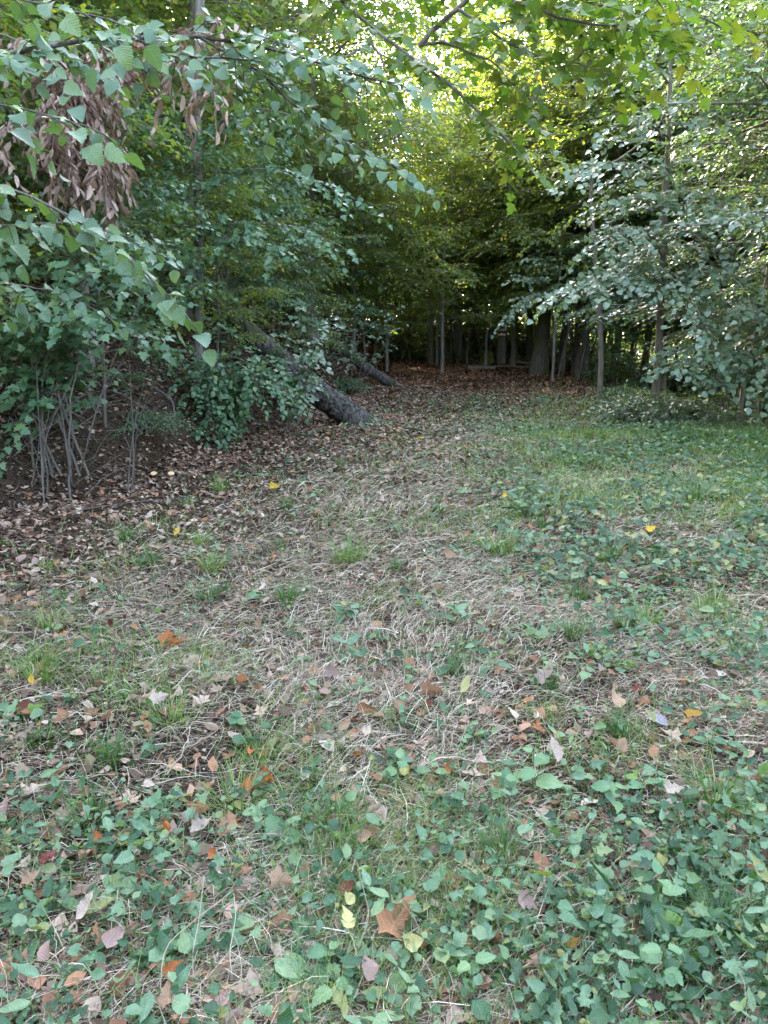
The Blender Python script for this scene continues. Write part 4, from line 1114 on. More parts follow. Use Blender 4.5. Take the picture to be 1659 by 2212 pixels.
# leaf litter
for nm, mt, cnt, lab in (('leaf_litter', 'litter', 70000, 'brown and tan leaf litter on bank and clearing'), ('red_leaf_litter', 'litter_red', 26000, 'reddish brown leaf litter on the path under the trees')):
    mb = MB()
    x, y = scatter(cnt, 1.1, 46)
    if nm == 'leaf_litter':
        p = zone_litter(x, y) * (1 - .6 * sstep(20, 26, y) * (x > foot_x(y)))
    else:
        p = sstep(20, 26, y) + .10
    x, y = keep(x, y, np.clip(p, 0, 1))
    if nm == 'leaf_litter':
        y2 = 5 + 17 * R.random(26000); x2 = foot_x(y2) + .6 - 7 * R.random(26000) ** 1.4
        x, y = np.concatenate([x, x2]), np.concatenate([y, y2])
        y2 = 10 + 13 * R.random(24000); x2 = foot_x(y2) - .2 + (right_x(y2) - foot_x(y2) + .4) * R.random(24000)
        x2, y2 = keep(x2, y2, .12 + .88 * np.maximum(zone_path(x2, y2), sstep(16, 20, y2)))
        x, y = np.concatenate([x, x2]), np.concatenate([y, y2])
    else:
        y2 = 19 + 18 * R.random(16000); x2 = foot_x(y2) - 1 + (right_x(y2) - foot_x(y2) + 1.5) * R.random(16000)
        x2, y2 = keep(x2, y2, sstep(19, 25, y2))
        x, y = np.concatenate([x, x2]), np.concatenate([y, y2])
    n = len(x)
    a = R.random(n) * 6.28
    D = np.stack([np.cos(a), np.sin(a), R.normal(0, .25, n)], 1)
    N = np.stack([R.normal(0, .38, n), R.normal(0, .38, n), np.ones(n)], 1)
    D = nrm(D); N = nrm(N - D * np.sum(N * D, -1, keepdims=True))
    P = np.stack([x, y, height(x, y) + .006 + .022 * R.random(n)], 1)
    S = (.030 + .045 * R.random(n)) * rsize(y, .28, 4)
    kinds = [curl(T_MID, 2.2, .9, .3, .02, 1), curl(T_SIX, -1.5, 1.2, -.6, .03, 2), curl(T_MAPLE, 1.2, .8, .4, .03, 3), curl(T_SIX, 3.0, -.6, .5, .02, 4), curl(T_LOW, 2.2, .9, .4, .02, 5), curl(T_LOW, -1.8, 1.2, -.6, .02, 6)]
    kk = R.integers(0, 4, n); kk[(kk == 2) & (R.random(n) < .5)] = 0
    kk[(y > 5) & (kk < 2)] = 4; kk[(y > 5) & (kk < 4)] = 5
    for q in range(6):
        m_ = kk == q
        mass(mb, kinds[q], P[m_] - D[m_] * S[m_, None] * .5, D[m_], N[m_], S[m_] * (1.25 if q == 2 else 1))
    print(nm, n)
    link(nm, mb.mesh(nm, M[mt]), None, lab, 'leaf litter', kind='stuff')

# crumbs of broken leaves and stalks
mb = MB()
x, y = scatter(60000, 1.1, 11)
x, y = keep(x, y, .35 + .65 * sstep(.3, .6, vnoise(x * 1.7, y * 1.7, 71))); n = len(x)
a = R.random(n) * 6.28
D = nrm(np.stack([np.cos(a), np.sin(a), R.normal(0, .35, n)], 1)); N = np.stack([R.normal(0, .5, n), R.normal(0, .5, n), np.ones(n)], 1); N = nrm(N - D * np.sum(N * D, -1, keepdims=True))
mass(mb, T_FAR, np.stack([x, y, height(x, y) + .004 + .012 * R.random(n)], 1), D, N, (.010 + .022 * R.random(n)) * rsize(y, .5, 2.5))
link('leaf_crumbs', mb.mesh('leaf_crumbs', M['litter']), None, 'small crumbs of broken dead leaves between the grass', 'leaf litter', kind='stuff')

# small-leaved ground cover
mb = MB()
x, y = scatter(11500, 1.1, 18)
e = x - foot_x(y)
pp = (.14 + .3 * (1 - sstep(1.9, 2.8, y)) + .86 * sstep(-.4, 1.6, x + .12 * (y - 2) - 1.4 * sstep(2.2, 3.2, y) * (1 - sstep(3.5, 6, y))) * (1 - .3 * sstep(3, 6, y))) * sstep(.40, .56, .65 * vnoise(x * 1.3, y * 1.3, 51) + .35 * vnoise(x * 4.5, y * 4.5, 52) + .3 * (1 - sstep(1.9, 2.6, y)) + .12 * sstep(7, 9, y)) * sstep(1.0, 2.8, e) + .04
x, y = keep(x, y, np.clip(pp, 0, 1) * (1 - .7 * zone_path(x, y)) * (.74 + .2 * sstep(2.5, 4, y)))
y2 = 8.5 + 12 * R.random(3000); x2 = foot_x(y2) + .5 + (right_x(np.maximum(y2, 13.8)) - foot_x(y2)) * R.random(3000)
x2, y2 = keep(x2, y2, sstep(.35, .6, vnoise(x2 * .9, y2 * .9, 57)) * (1 - .65 * zone_path(x2, y2)))
x, y = np.concatenate([x, x2]), np.concatenate([y, y2]); n = len(x)
m_ = 9
cx, cy = np.repeat(x, m_), np.repeat(y, m_)
sc = np.repeat(.5 + 1.0 * R.random(n) ** 1.3, m_) * rsize(cy, .25, 2.6)
px_, py_ = cx + R.normal(0, .045, n * m_) * sc, cy + R.normal(0, .045, n * m_) * sc
a = R.random(n * m_) * 6.28
D = nrm(np.stack([np.cos(a), np.sin(a), R.normal(-.05, .4, n * m_)], 1)); N = np.stack([R.normal(0, .45, n * m_), R.normal(-.1, .45, n * m_), np.ones(n * m_)], 1); N = nrm(N - D * np.sum(N * D, -1, keepdims=True))
P = np.stack([px_, py_, height(px_, py_) + (.012 + .075 * R.random(n * m_) ** 1.3) * sc], 1)
S = (.008 + .024 * R.random(n * m_) ** 1.5) * sc
tt = np.clip(np.repeat(R.random(n), m_) * .7 + R.random(n * m_) * .3, 0, .999)
rd = R.random(n * m_) < .55
nr = cy < 4.2
sp_ = np.repeat(R.random(n), m_)      # each clump is one kind of plant
CV = [curl(T_COVER, c, b, t, .02, i) for i, (c, b, t) in enumerate(((.9, .6, .3), (-1.1, .9, -.4), (1.8, -.5, .5)))]
SV = [curl(T_SERR, c, b, t, .015, i) for i, (c, b, t) in enumerate(((1.2, .9, .4), (2.2, .5, -.4), (-1.0, 1.3, .5)))]
vr = R.integers(0, 3, n * m_)
for T_, q_, f_ in [(CV[i], (sp_ < .42) & nr & (vr == i), 1.0) for i in range(3)] + [(SV[i], (sp_ >= .42) & (sp_ < .74) & nr & (vr == i), 1.55) for i in range(3)] + [(curl(T_MAPLE, .8, .8, .3, .01, 3), (sp_ >= .74) & (sp_ < .88) & nr, 1.5), (curl(T_LONG, 1.2, 1.0, .3, .01, 4), (sp_ >= .88) & nr, 2.3), (T_LOW, ~nr, 1.35)]:
    mass(mb, T_, P[q_], D[q_], N[q_], S[q_] * f_, tt[q_])
Pb = P.copy(); Pb[:, 2] = height(px_, py_) - .005; Pb[:, :2] += R.normal(0, .01, (n * m_, 2))
nq = 15000
qx = 1.0 + 6.6 * R.random(nq); qy = 5.0 + 8.6 * R.random(nq)
qx, qy = keep(qx, qy, sstep(.3, 1.6, qx - .16 * (qy - 6)) * sstep(.38, .52, .6 * vnoise(qx * 1.1, qy * 1.1, 81) + .4 * vnoise(qx * 3, qy * 3, 82))); nq = len(qx)
a = R.random(nq) * 6.28
D2 = nrm(np.stack([np.cos(a), np.sin(a), R.normal(0, .35, nq)], 1)); N2 = np.stack([R.normal(0, .4, nq), R.normal(-.3, .4, nq), np.ones(nq)], 1); N2 = nrm(N2 - D2 * np.sum(N2 * D2, -1, keepdims=True))
mass(mb, T_SIX, np.stack([qx, qy, height(qx, qy) + .03 + .12 * R.random(nq)], 1), D2, N2, (.04 + .05 * R.random(nq)), .5 + .48 * R.random(nq))
print('cover leaves', n * m_)
gc = link('ground_cover', mb.mesh('ground_cover', M['herb']), None, 'small round-leaved ground cover spreading through the grass', 'ground cover', kind='stuff')
mb = MB(); sticks(mb, Pb[cy < 3.4], P[cy < 3.4], .0012, .0008)
link('stalks', mb.mesh('stalks', M['grass']), gc, kind='stuff')

# fallen twigs on the ground as stuff-free individuals
def stick(label, a, b, r, mat='dead_stem', name='fallen_twig', lift=.02, mid=0.0):
    p, q = on_ground(*a), on_ground(*b)
    n_ = 9; s = np.linspace(0, 1, n_)[:, None]
    pts = p * (1 - s) + q * s
    pts[:, 2] = np.maximum(pts[:, 2], height(pts[:, 0], pts[:, 1])) + lift + mid * np.sin(np.pi * s[:, 0])
    pts[1:-1] += R.normal(0, .004, (n_ - 2, 3))
    mb = MB(); tube(mb, pts - p, np.linspace(r, r * .5, n_), 6, .12)
    link(name, mb.mesh(name, M[mat]), None, label, 'twig', loc=p)
stick('long pale twig lying on the litter at the left edge', (2, 1112), (120, 1088), .011)
stick('thin curved twig on the litter below the two bare stems', (170, 1108), (430, 1082), .006, mid=.03)
stick('straight pale straw stalk leaning over the grass, left middle', (362, 1690), (480, 1608), .0035, 'straw', 'dry_stalk', .03, .05)
stick('dark thin stick across the grass near the right edge', (1330, 1700), (1440, 1790), .003, name='fallen_twig')
stick('pale broken stick lying at the lower right edge', (1450, 1938), (1560, 1952), .009, 'cut_wood')
stick('short pale stick under herbs near the bottom right corner', (1395, 2065), (1450, 2055), .006, 'cut_wood')
stick('grey twig lying by the dark grass tuft on the right', (1130, 2212), (1260, 2190), .006)
stick('thin dry twig in front of the dead shrub, under the stems', (190, 1070), (300, 1010), .008, mid=.08)
stick('long pale stalk crossing the straw at the left edge', (0, 1750), (250, 1690), .003, 'straw', 'dry_stalk', .02, .03)

# arching dry grass stalks in the foreground
def stalk(label, pts, r=.0018):
    b = on_ground(*pts[0]); Y0 = b[1]
    W = [b - [0, 0, .01]] + [at(u, v, Y0 + dy) for u, v, dy in pts[1]]
    L_ = smooth_line(np.array(W), 14) - b
    mb = MB(); tube(mb, L_, np.linspace(r, r * .5, 14), 5)
    link('dry_stalk', mb.mesh('dry_stalk', M['straw']), None, label, 'grass stalk', 'dry grass stalks', loc=b)
stalk('bent dry stalk kinked at the top left of the foreground herbs', ((345, 2205), [(348, 2100, .05), (355, 2042, .1), (430, 1980, .16), (505, 1922, .22)]))
stalk('tall thin dry stalk rising through the lower left plants', ((420, 2150), [(415, 2060, .05), (430, 1990, .1), (440, 1900, .15)]))
stalk('pale stalk leaning right of the round foreground leaves', ((515, 2000), [(540, 1960, .05), (570, 1900, .15), (620, 1850, .2)]))
stalk('long straight stalk standing by the broad plantain leaf', ((770, 2130), [(772, 2050, .05), (800, 1980, .1), (775, 1880, .2)]))
stalk('thin stalk arching over the yellow-green fallen leaf', ((930, 2100), [(915, 2040, .02), (900, 1990, .05), (870, 1950, .08)]))
stalk('curved stalk over the clover left of the bottom centre', ((505, 2140), [(495, 2060, .03), (510, 1980, .06), (505, 1930, .08)]))

# ------------------------------------------------------------------ single fallen leaves
T_D_OV = leaf_from_width(8, W_OV, .25, .1); T_D_LONG = leaf_from_width(9, W_LONG, .5, .1, .10); T_D_BROAD = leaf_from_width(8, W_BROAD, .2, .1)
SHAPES = {'ovate': [curl(T_D_OV, c, b, t, .012, i) for i, (c, b, t) in enumerate(((3.0, 1.4, .6), (-2.4, 1.2, -.7), (3.8, -1.0, .9), (2.0, 2.2, .2)))],
          'long': [curl(T_D_LONG, c, b, t, .012, i) for i, (c, b, t) in enumerate(((2.5, .7, .3), (3.2, 1.1, -.4), (1.6, -.7, .6)))],
          'broad': [curl(T_D_BROAD, c, b, t, .012, i) for i, (c, b, t) in enumerate(((2.4, 1.5, .6), (3.0, .9, -.6), (-2.2, 1.7, .5)))],
          'maple': [curl(T_MAPLE, c, b, t, .02, i) for i, (c, b, t) in enumerate(((2.2, 1.3, .5), (2.8, 1.9, -.6), (-2.0, 1.5, .7), (3.2, 1.0, .4)))]}
LM = {}
def dead_mesh(shape, k, mat):
    key = (shape, k, mat)
    if key not in LM:
        V, Fc = SHAPES[shape][k]; base = {'maple': T_MAPLE, 'ovate': T_D_OV, 'long': T_D_LONG, 'broad': T_D_BROAD}[shape][0]
        A = base.copy(); A[:, 2] = R.random()
        mb = MB(); V = V.copy(); V[:, 0] -= .5; mb.add(V, Fc, A); LM[key] = mb.mesh('fallen_leaf', M[mat])
    return LM[key]
def fallen(p, shape, mat, size, head, label, group=None, tilt=.3, lift=.03, k=None):
    k = int(R.integers(len(SHAPES[shape]))) if k is None else k
    o = link('fallen_leaf', dead_mesh(shape, k, mat), None, label, 'fallen leaf', group)
    D = np.array([math.cos(head), math.sin(head), R.normal(0, tilt * .6)]); N = np.array([R.normal(0, tilt), R.normal(-.15, tilt), 1.0])
    q = np.array(p, float); q[2] += lift
    if group == 'single fallen leaves': N = N + np.array([0, -.55, 0])
    o.matrix_basis = mat_basis(q, D, N, size)
    return o
NOTE = [(380, 1822, 'ovate', 'dead_orange', 66, 0.2, 'bright orange curled leaf lying upright left of centre foreground'), (850, 2030, 'maple', 'dead_brown', 115, 1.45, 'large rust-brown lobed leaf standing on its stalk in the foreground'),
        (218, 1847, 'ovate', 'dead_orange', 52, .1, 'rusty orange leaf half under plantain near the left edge'), (468, 1888, 'ovate', 'dead_orange', 42, -.2, 'small orange leaf lying below the bright orange curled leaf'),
        (610, 1932, 'maple', 'dead_tan', 66, .6, 'tan lobed leaf in the foreground above the dry stalks'), (197, 2010, 'long', 'dead_pale', 78, .8, 'pale pleated rolled leaf at the left foreground'),
        (255, 2068, 'broad', 'dead_pink', 66, 1.1, 'dusty pink leaf facing up among the lower left grass'), (112, 2100, 'broad', 'dead_pink', 64, .2, 'pinkish tan leaf under the broad-leaved seedling, bottom left'),
        (375, 2135, 'maple', 'dead_orange', 52, .9, 'small orange-tan lobed leaf among dark clover, bottom left'), (365, 2200, 'maple', 'dead_tan', 62, 2.0, 'crumpled tan leaf at the bottom edge'),
        (897, 2085, 'broad', 'dead_cream', 62, .4, 'yellow-green fallen leaf right below the large rust-brown leaf'), (757, 1985, 'ovate', 'dead_cream', 44, 2.2, 'pale yellow oval leaf resting on green herbs at centre'),
        (755, 2030, 'maple', 'dead_cream', 56, 1.6, 'crumpled cream leaf under the pale yellow oval leaf'), (790, 2142, 'broad', 'dead_pink', 66, 2.4, 'pinkish brown leaf right of the broad plantain, bottom centre'),
        (1195, 1662, 'long', 'dead_pale', 70, 1.7, 'pale tan oblong leaf standing upright right of the nettle'), (972, 1695, 'ovate', 'dead_orange', 34, 1.0, 'small orange leaf beside a dead-nettle right of centre'),
        (1188, 1488, 'maple', 'dead_pale', 70, .3, 'large bleached crumpled leaf on the right-hand straw'), (1325, 1545, 'broad', 'dead_tan', 60, 2.6, 'broad tan leaf lying right of the bleached leaf'),
        (1420, 1583, 'long', 'dead_grey', 66, -.5, 'grey-violet folded leaf on dark soil at the right'), (1492, 1585, 'ovate', 'dead_mustard', 52, .2, 'mustard orange leaf right of the grey-violet leaf'),
        (1365, 1712, 'ovate', 'herb_bright', 44, .2, 'fresh green oval fallen leaf on the right'), (1240, 2085, 'broad', 'dead_mustard', 62, -.7, 'mustard brown round leaf among herbs at lower right'),
        (1132, 1990, 'maple', 'dead_pink', 58, .4, 'pale pink-tan crumpled leaf right of the foreground nettle'), (388, 1165, 'maple', 'dead_yellow', 26, .3, 'bright yellow leaf on the dark litter at left'),
        (594, 1064, 'maple', 'dead_yellow', 28, .3, 'yellow maple leaf in front of the green shrub'), (1404, 1160, 'maple', 'dead_yellow', 26, .5, 'yellow leaf in the grass at the right'),
        (1090, 1085, 'ovate', 'dead_yellow', 24, 1.2, 'yellow leaf beside the pale herbs above centre'), (909, 957, 'maple', 'dead_yellow', 16, .2, 'small yellow leaf on the far part of the path'),
        (372, 1402, 'maple', 'dead_orange', 60, .3, 'orange-tan crumpled leaf cluster left of the middle'), (250, 1372, 'ovate', 'dead_red', 34, .6, 'dark red leaf beside the left grass patch'),
        (1005, 1510, 'long', 'dead_cream', 54, 1.0, 'cream leaf leaning in herbs right of the middle'), (970, 1215, 'maple', 'dead_tan', 34, .7, 'tan crumpled leaf on the straw at the centre'),
        (1340, 1645, 'broad', 'dead_tan', 46, .8, 'tan leaf with orange rim above the fresh green leaf'), (1300, 1280, 'long', 'dead_cream', 34, -.6, 'cream fallen leaf under blue-green plants at the right'),
        (865, 1560, 'maple', 'dead_tan', 46, 2.0, 'ochre curled leaf standing in the grass near the centre'), (590, 1715, 'maple', 'dead_orange', 72, -.7, 'long orange-brown torn leaf left of the centre'),
        (545, 1655, 'ovate', 'dead_orange', 38, 1.4, 'upright orange-brown leaf above the torn leaf'), (68, 1618, 'maple', 'dead_pink', 56, .2, 'dusky pink lobed leaf at the left edge'),
        (345, 1535, 'maple', 'dead_pale', 44, .9, 'bleached leaf on the straw at left of centre'), (78, 1498, 'ovate', 'dead_yellow', 30, 1.5, 'yellow upright leaf on the left-hand grass'),
        (1128, 1262, 'ovate', 'dead_orange', 30, .1, 'orange leaf in green grass right of the centre'), (1345, 1205, 'ovate', 'dead_orange', 22, .3, 'small orange leaf beside a grass tuft at the right'),
        (930, 1515, 'maple', 'dead_brown', 54, .5, 'brown crumpled leaf at the middle of the clearing'), (790, 1555, 'long', 'dead_brown', 62, -.8, 'brown folded leaf standing near the centre herbs'),
        (720, 1480, 'maple', 'dead_pink', 44, .3, 'pinkish leaf half buried in grass at centre'), (80, 1945, 'maple', 'dead_tan', 66, .2, 'tan oak-like leaf lying at the left edge foreground'),
        (110, 1885, 'maple', 'dead_red', 48, 1.2, 'dark red crumpled leaf at the left foreground'), (440, 1822, 'maple', 'dead_pale', 60, .2, 'pale veined leaf right beside the bright orange leaf'),
        (790, 1840, 'broad', 'dead_tan', 50, .4, 'tan curled leaf right of the bright green blade'), (1450, 1735, 'maple', 'dead_pale', 46, .3, 'bleached leaf beside dark grass at the right edge')]
for u, v, sh, mt, pxs, hd, lb in NOTE:
    p = on_ground(u, v); d = project(p)[2][0]
    fallen(p, sh, mt, pxs * d / F_PX * .82, hd, lb, 'single fallen leaves', .4, .05 + .02 * R.random())
LP_ = ['tan fallen leaf', 'pinkish fallen leaf', 'dark brown fallen leaf', 'bleached fallen leaf', 'reddish fallen leaf', 'small orange fallen leaf']
LK = [('dead_tan', 'tan dead leaf lying in the grass of the clearing'), ('dead_pink', 'pinkish brown dead leaf lying in the clearing'), ('dead_brown', 'dark brown dead leaf lying in the clearing'), ('dead_pale', 'bleached pale dead leaf lying in the clearing'), ('dead_red', 'reddish dead leaf lying in the clearing'), ('dead_orange', 'small orange dead leaf lying in the clearing')]
QUEUE = []
def later(o, phrase, p): QUEUE.append((o, phrase, np.array(p, float)))
cnt = 0
while cnt < 180:
    x, y = scatter(1, 1.3, 7.5); x, y = float(x[0]), float(y[0])
    if abs(x) > .53 * y + .1 or x < foot_x(y): continue
    i = int(R.choice(6, p=[.28, .22, .2, .18, .07, .05]))
    o = fallen(gz(x, y), ['ovate', 'maple', 'long', 'broad'][int(R.integers(4))], LK[i][0], (.04 + .035 * R.random()) * (1 + .03 * y), R.random() * 6.28, LK[i][1], LK[i][0].replace('dead_', '') + ' fallen leaves', .4, .012 + .02 * R.random())
    later(o, LP_[i], (x, y, 0)); cnt += 1

# ------------------------------------------------------------------ herbs, leaf by leaf
def leafset(T, mat, n=5): return leaf_meshes(T, mat, n)
T_NET = leaf_from_width(10, lambda x: .36 * (np.sin(np.pi * min(x, 1) ** .62) ** .8), .25, .25, .10)
T_PLAN = leaf_from_width(8, lambda x: .33 * (np.sin(np.pi * min(x, 1) ** .85) ** .65), .25, .35)
HS = {'nettle': leafset(T_NET, 'herb_big'), 'plantain': leafset(T_PLAN, 'herb_big'), 'ivy': leafset(T_ROUND, 'herb'), 'seedling': leafset(leaf_from_width(9, W_OV, .35, .35, .10), 'herb'), 'bright': leafset(T_PLAN, 'herb_bright')}
def stem_mesh(h, r=.0016):
    mb = MB(); tube(mb, smooth_line([[0, 0, -.02], [R.normal(0, .006), R.normal(0, .006), h * .5], [R.normal(0, .01), R.normal(0, .01), h]], 6), np.linspace(r, r * .6, 6), 5); return mb.mesh('stem', M['grass'])
STEMS = [stem_mesh(1.0, .02) for _ in range(4)]
def herb(p, kind, size, label, group=None, tiers=3, nleaf=5):
    name = {'nettle': 'dead_nettle', 'plantain': 'plantain', 'ivy': 'ground_ivy', 'seedling': 'tree_seedling', 'bright': 'broad_blade_plant'}[kind]
    root = link(name, None, None, label, 'wild plant', group, loc=p)
    root.rotation_euler = (0, 0, R.random() * 6.28)
    ms = HS[kind]
    def lf(P, D, N, S):
        o = link('leaf', ms[int(R.integers(len(ms)))], root); o.matrix_basis = mat_basis(np.array(P, float), np.array(D, float), np.array(N, float), S)
    if kind in ('nettle', 'seedling'):
        h = size * (.5 + .45 * tiers)
        st = link('stem', STEMS[int(R.integers(4))], root); st.scale = (h * .9, h * .9, h)
        for t in range(tiers):
            z = h * (t + 1) / tiers; s = size * (1.05 - .25 * t) if tiers > 1 else size
            for q in range(2 if kind == 'nettle' else 2 + int(R.integers(2))):
                a = (t % 2) * math.pi / 2 + q * (math.pi if kind == 'nettle' else 2.1) + R.normal(0, .25)
                D = [math.cos(a), math.sin(a), .15 + R.normal(0, .2)]; N = [R.normal(0, .2), R.normal(0, .2), 1]
                lf([math.cos(a) * size * .12, math.sin(a) * size * .12, z], D, N, s * (.85 + .3 * R.random()))
    elif kind in ('plantain', 'bright'):
        for q in range(nleaf):
            a = q * 2.4 + R.normal(0, .3); e = (.25 + .5 * R.random()) if kind == 'plantain' else (.5 + 1.0 * R.random())
            lf([0, 0, .004 + .004 * q], [math.cos(a), math.sin(a), e], [-math.cos(a) * e, -math.sin(a) * e, 1], size * (.75 + .4 * R.random()))
    else:
        for q in range(nleaf + 2):
            a = R.random() * 6.28; r = size * 1.5 * math.sqrt(R.random())
            z = size * (.4 + 1.0 * R.random())
            lf([r * math.cos(a), r * math.sin(a), z], [math.cos(a), math.sin(a), R.normal(0, .2)], [R.normal(0, .25), R.normal(0, .25), 1], size * (.8 + .4 * R.random()))
    return root
HN = [(1030, 1960, 'nettle', 50, 'dead-nettle with pointed leaves right of the large rust-brown leaf', 2), (1018, 2130, 'nettle', 70, 'four-leaved nettle seedling at bottom centre right', 2), (1150, 1700, 'nettle', 66, 'tall dead-nettle standing in front of the upright pale leaf', 3),
      (1085, 1720, 'nettle', 50, 'narrow dead-nettle left of the tall dead-nettle', 2), (1318, 1745, 'nettle', 55, 'dead-nettle below the fresh green oval leaf', 2), (1415, 1990, 'nettle', 80, 'large dead-nettle with broad leaves at the lower right', 3),
      (1425, 2150, 'nettle', 85, 'largest dead-nettle, at the bottom right edge', 3), (1080, 1930, 'nettle', 46, 'pale dead-nettle under the dark grass tuft', 2), (935, 1680, 'nettle', 46, 'dead-nettle left of the small orange leaf', 2), (862, 1672, 'nettle', 46, 'dead-nettle with paired leaves near the centre', 2),
      (655, 2125, 'plantain', 95, 'broad plantain rosette at bottom centre left', 5), (570, 2115, 'plantain', 70, 'plantain with rounded leaves left of the broad rosette', 4), (650, 2050, 'plantain', 70, 'plantain with one upright round leaf above the broad rosette', 4),
      (160, 2110, 'plantain', 66, 'broad-leaved seedling over the pinkish leaf, bottom left', 4), (600, 1810, 'plantain', 70, 'plantain of glossy leaves right of the bright orange leaf', 5), (250, 1930, 'plantain', 56, 'plantain with upright oval leaves at left foreground', 5),
      (640, 1880, 'plantain', 55, 'plantain left of the bright green blade', 5), (745, 1810, 'bright', 60, 'bright green single blade plant at the centre foreground', 2), (180, 1740, 'bright', 50, 'bright green blade plant on the left-hand straw', 2), (1355, 1440, 'bright', 46, 'bright green blade plant on the right among straw', 3),
      (1470, 2060, 'bright', 110, 'long arching green blade at the right bottom', 2), (1340, 1960, 'ivy', 52, 'fresh light green scalloped plant at lower right', 7), (1080, 2040, 'ivy', 44, 'round-leaved plant left of the mustard brown leaf', 6), (1145, 2150, 'ivy', 56, 'yellow-green scalloped plant at bottom right', 5),
      (45, 2030, 'ivy', 50, 'scalloped round-leaved plant at the left foreground edge', 6), (460, 2010, 'ivy', 46, 'round green leaf plant below the orange leaf', 4), (545, 1590, 'ivy', 38, 'ground ivy patch left of the centre', 6),
      (985, 1350, 'seedling', 40, 'pale lobed seedling on the grass at centre right', 2), (1230, 1255, 'seedling', 40, 'blue-green bushy seedling at the right of the clearing', 3), (1330, 1275, 'seedling', 42, 'blue-green low plant right of the bushy seedling', 3), (1120, 1105, 'seedling', 42, 'pale herb clump with yellow leaf beside it above centre', 3),
      (1060, 1450, 'seedling', 42, 'light green toothed seedling at centre right', 2), (1440, 1255, 'seedling', 40, 'blue-green plant at the right edge of the clearing', 3), (745, 1330, 'seedling', 34, 'seedling with two pale leaves in the middle straw', 2), (1270, 1475, 'nettle', 50, 'broad pale nettle beside the bleached crumpled leaf', 1),
      (60, 1535, 'bright', 44, 'dark green leaf plant at the left edge', 3), (130, 1540, 'ivy', 40, 'pale blue-green round plant at the left', 3)]
for u, v, kd, s, lb, t in HN:
    p = on_ground(u, v + 15); d = project(p)[2][0]
    herb(p, kd, s * d / F_PX * .8, lb, 'wild plants one can pick out', tiers=min(t, 3), nleaf=t)
GEN = {'nettle': ('dead-nettle seedling with opposite toothed leaves in the clearing', 'dead-nettle seedlings'), 'plantain': ('small plantain rosette growing in the clearing', 'plantain rosettes'), 'ivy': ('ground ivy with round scalloped leaves in the clearing', 'ground ivy plants'), 'seedling': ('pale tree seedling with a few oval leaves in the clearing', 'tree seedlings')}
GEN_P = {'nettle': 'dead-nettle', 'plantain': 'plantain rosette', 'ivy': 'ground ivy', 'seedling': 'tree seedling'}
cnt = 0
while cnt < 190:
    x, y = scatter(1, 1.35, 9.5); x, y = float(x[0]), float(y[0])
    if abs(x) > .54 * y + .1 or x < foot_x(y) + .5: continue
    if R.random() > (.25 + .75 * float(sstep(-.8, 1.2, x + .2 * (y - 2)))): continue
    kd = ['nettle', 'ivy', 'seedling', 'plantain'][int(R.choice(4, p=[.3, .3, .28, .12]))]
    o = herb(gz(x, y), kd, {'nettle': .045, 'ivy': .03, 'seedling': .045, 'plantain': .06}[kd] * (.7 + .6 * R.random()) * (1 + .05 * y), GEN[kd][0], GEN[kd][1], tiers=1 + int(R.integers(3)), nleaf=3 + int(R.integers(4)))
    later(o, GEN_P[kd], (x, y, 0)); cnt += 1

# ------------------------------------------------------------------ grass tufts
def tuft_mesh(nb, h, spread, w, mat):
    mb = MB(); a = R.random(nb) * 6.28; r = spread * .3 * np.sqrt(R.random(nb))
    blades(mb, r * np.cos(a), r * np.sin(a), h * (.5 + .6 * R.random(nb)), np.full(nb, w), .2 + 1.2 * R.random(nb) ** 1.2, 5, None, a + R.normal(0, .5, nb), np.zeros(nb))
    return mb.mesh('grass_tuft', M[mat])
TU = [tuft_mesh(110, .15, .12, .004, 'grass_dark'), tuft_mesh(80, .13, .14, .004, 'grass_dark'), tuft_mesh(90, .16, .26, .0045, 'grass')]
def tuft(p, k, sc, label, group):
    o = link('grass_tuft', TU[k], None, label, 'grass tuft', group, loc=p); o.rotation_euler = (0, 0, R.random() * 6.28); o.scale = (sc, sc, sc)
    return o
for u, v, k, sc, lb in [(1085, 1865, 0, 1.0, 'dense dark green grass tuft right of centre in the foreground'), (1555, 2020, 0, 1.1, 'dark grass tuft at the lower right edge'), (1545, 1760, 1, 1.1, 'dark grass tuft on straw at the right edge'), (1345, 1600, 0, 1.0, 'dark grass tuft left of the grey-violet leaf'),
                        (740, 1850, 1, .9, 'fine grass tuft around the bright green blade'), (190, 1780, 1, 1.1, 'grass tuft around the left bright blade'), (110, 1360, 2, 1.0, 'light green arching grass tuft at the left edge'), (90, 1470, 2, .95, 'second light green arching tuft lower at the left edge'),
                        (620, 1310, 0, 1.2, 'dark little tuft in the straw left of centre'), (455, 1300, 1, 1.3, 'dark tuft at the border of litter and straw'), (760, 1215, 2, 1.4, 'green tuft in the straw above the centre'), (1320, 1215, 0, 1.5, 'upright tuft beside the small orange leaf at right'),
                        (1085, 1200, 2, 1.5, 'bright grass tuft at the border of the green patch'), (1500, 1090, 0, 2.0, 'dark tuft in the far right grass'), (1250, 1300, 0, 1.3, 'tuft left of the blue-green low plant'), (1235, 1380, 0, 1.2, 'small dark tuft right of the pale lobed seedling')]:
    tuft(on_ground(u, v), k, sc, lb, 'grass tufts one can pick out')
cnt = 0
while cnt < 60:
    x, y = scatter(1, 2.2, 13); x, y = float(x[0]), float(y[0])
    if abs(x) > .53 * y or x < foot_x(y) + 1.2: continue
    o = tuft(gz(x, y), int(R.integers(3)), (.45 + .5 * R.random()) * (1 + .06 * y), 'small grass tuft growing in the clearing', 'small grass tufts'); later(o, 'small grass tuft', (x, y, 0)); cnt += 1
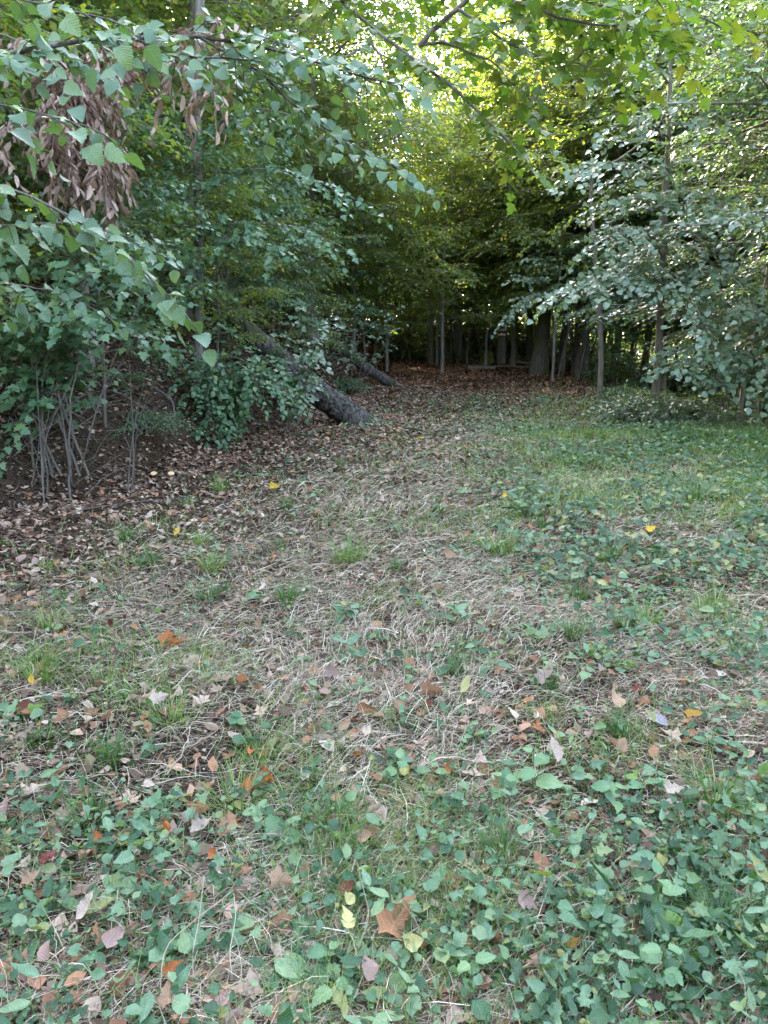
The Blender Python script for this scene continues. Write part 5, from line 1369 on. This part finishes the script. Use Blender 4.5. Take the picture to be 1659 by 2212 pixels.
for u, v in ((333, 1031), (370, 1031)):
    p = on_ground(u, v)
    mb = MB(); tube(mb, np.array([[0, 0, -.02], [0, 0, .03], [0, -.005, .045], [0, -.01, .055]]), [.012, .012, .045, .035], 12, .1)
    link('mushroom', mb.mesh('mushroom', M['fungus']), None, 'left one of two pale orange mushrooms on the litter' if u < 350 else 'right one of two pale orange mushrooms on the litter', 'mushroom', 'two orange mushrooms', loc=p)

# say which one each scattered leaf, herb and tuft is by the nearest thing one can pick out
STOP = (' lying', ' standing', ' at ', ' in ', ' on ', ' left', ' right', ' among', ' under', ' beside', ' below', ' above', ' resting', ' half', ' facing', ' leaning', ' near', ' rising', ' over', ' around', ' with', ' of ', ' through', ' growing', ',')
def short(l):
    for w in STOP:
        k = l.find(w)
        if k > 0: l = l[:k]
    return l
marks = {}
for o in scene.objects:
    if o.get('group') in ('single fallen leaves', 'wild plants one can pick out', 'grass tufts one can pick out') and not o.parent:
        marks.setdefault(short(o['label']), []).append(np.array(o.matrix_basis.translation))
marks = {k: v[0] for k, v in marks.items() if len(v) == 1 and 1 < len(k.split()) <= 7}
used = set(o['label'] for o in scene.objects if 'label' in o)
mk = list(marks.items())
for o, ph, p in sorted(QUEUE, key=lambda q: q[2][1]):
    for k, mp_ in sorted(mk, key=lambda m: (m[1][0] - p[0]) ** 2 + (m[1][1] - p[1]) ** 2)[:10]:
        dx, dy = p[0] - mp_[0], p[1] - mp_[1]
        far_ = math.hypot(dx, dy) > .22 * mp_[1]
        side = ('left of' if dx < 0 else 'right of') if abs(dx) * 1.0 > abs(dy) * .45 else ('in front of' if dy < 0 else 'behind')
        l = f"{ph} {'well ' if far_ else 'just '}{side} the {k}"
        if far_ and side in ('in front of', 'behind'): l = f"{ph} some way {side} the {k}"
        if l not in used and len(l.split()) <= 16:
            used.add(l); o['label'] = l; break
ORD = 'first second third fourth fifth sixth seventh eighth ninth tenth eleventh twelfth thirteenth fourteenth fifteenth sixteenth seventeenth eighteenth nineteenth twentieth twenty-first twenty-second twenty-third twenty-fourth twenty-fifth twenty-sixth twenty-seventh twenty-eighth twenty-ninth thirtieth thirty-first thirty-second thirty-third thirty-fourth thirty-fifth'.split()
bygroup = {}
for o in scene.objects:
    if o.parent is None and o.get('group') in ('trees on the slope behind the logs', 'trees beyond the hollow', 'trees straight beyond the path', 'trees on the bank', 'pale-leaved trees in the hollow', 'young beeches arching over the path end', 'bare sapling poles', 'saplings at the far end', 'saplings on the left bank', 'saplings in the hollow', 'brambles in the hollow', 'brambles under the trees', 'brush closing the far end of the wood'):
        bygroup.setdefault(o['group'], []).append(o)
for g, os_ in bygroup.items():
    os_.sort(key=lambda o: o.location[0] / max(o.location[1], 1))
    for i, o in enumerate(os_):
        if len(os_) > len(ORD):
            if i < len(ORD): o['label'] = f"{ORD[i]} from the left of the {g}"
            elif len(os_) - 1 - i < len(ORD): o['label'] = f"{ORD[len(os_) - 1 - i]} from the right of the {g}"
            else: o['label'] = 'bare sapling pole in the thick middle of the row of poles'
        elif i < len(ORD): o['label'] = f"{ORD[i]} from the left of the {g}" if i else f"leftmost of the {g}"
print('objects', len(bpy.data.objects))
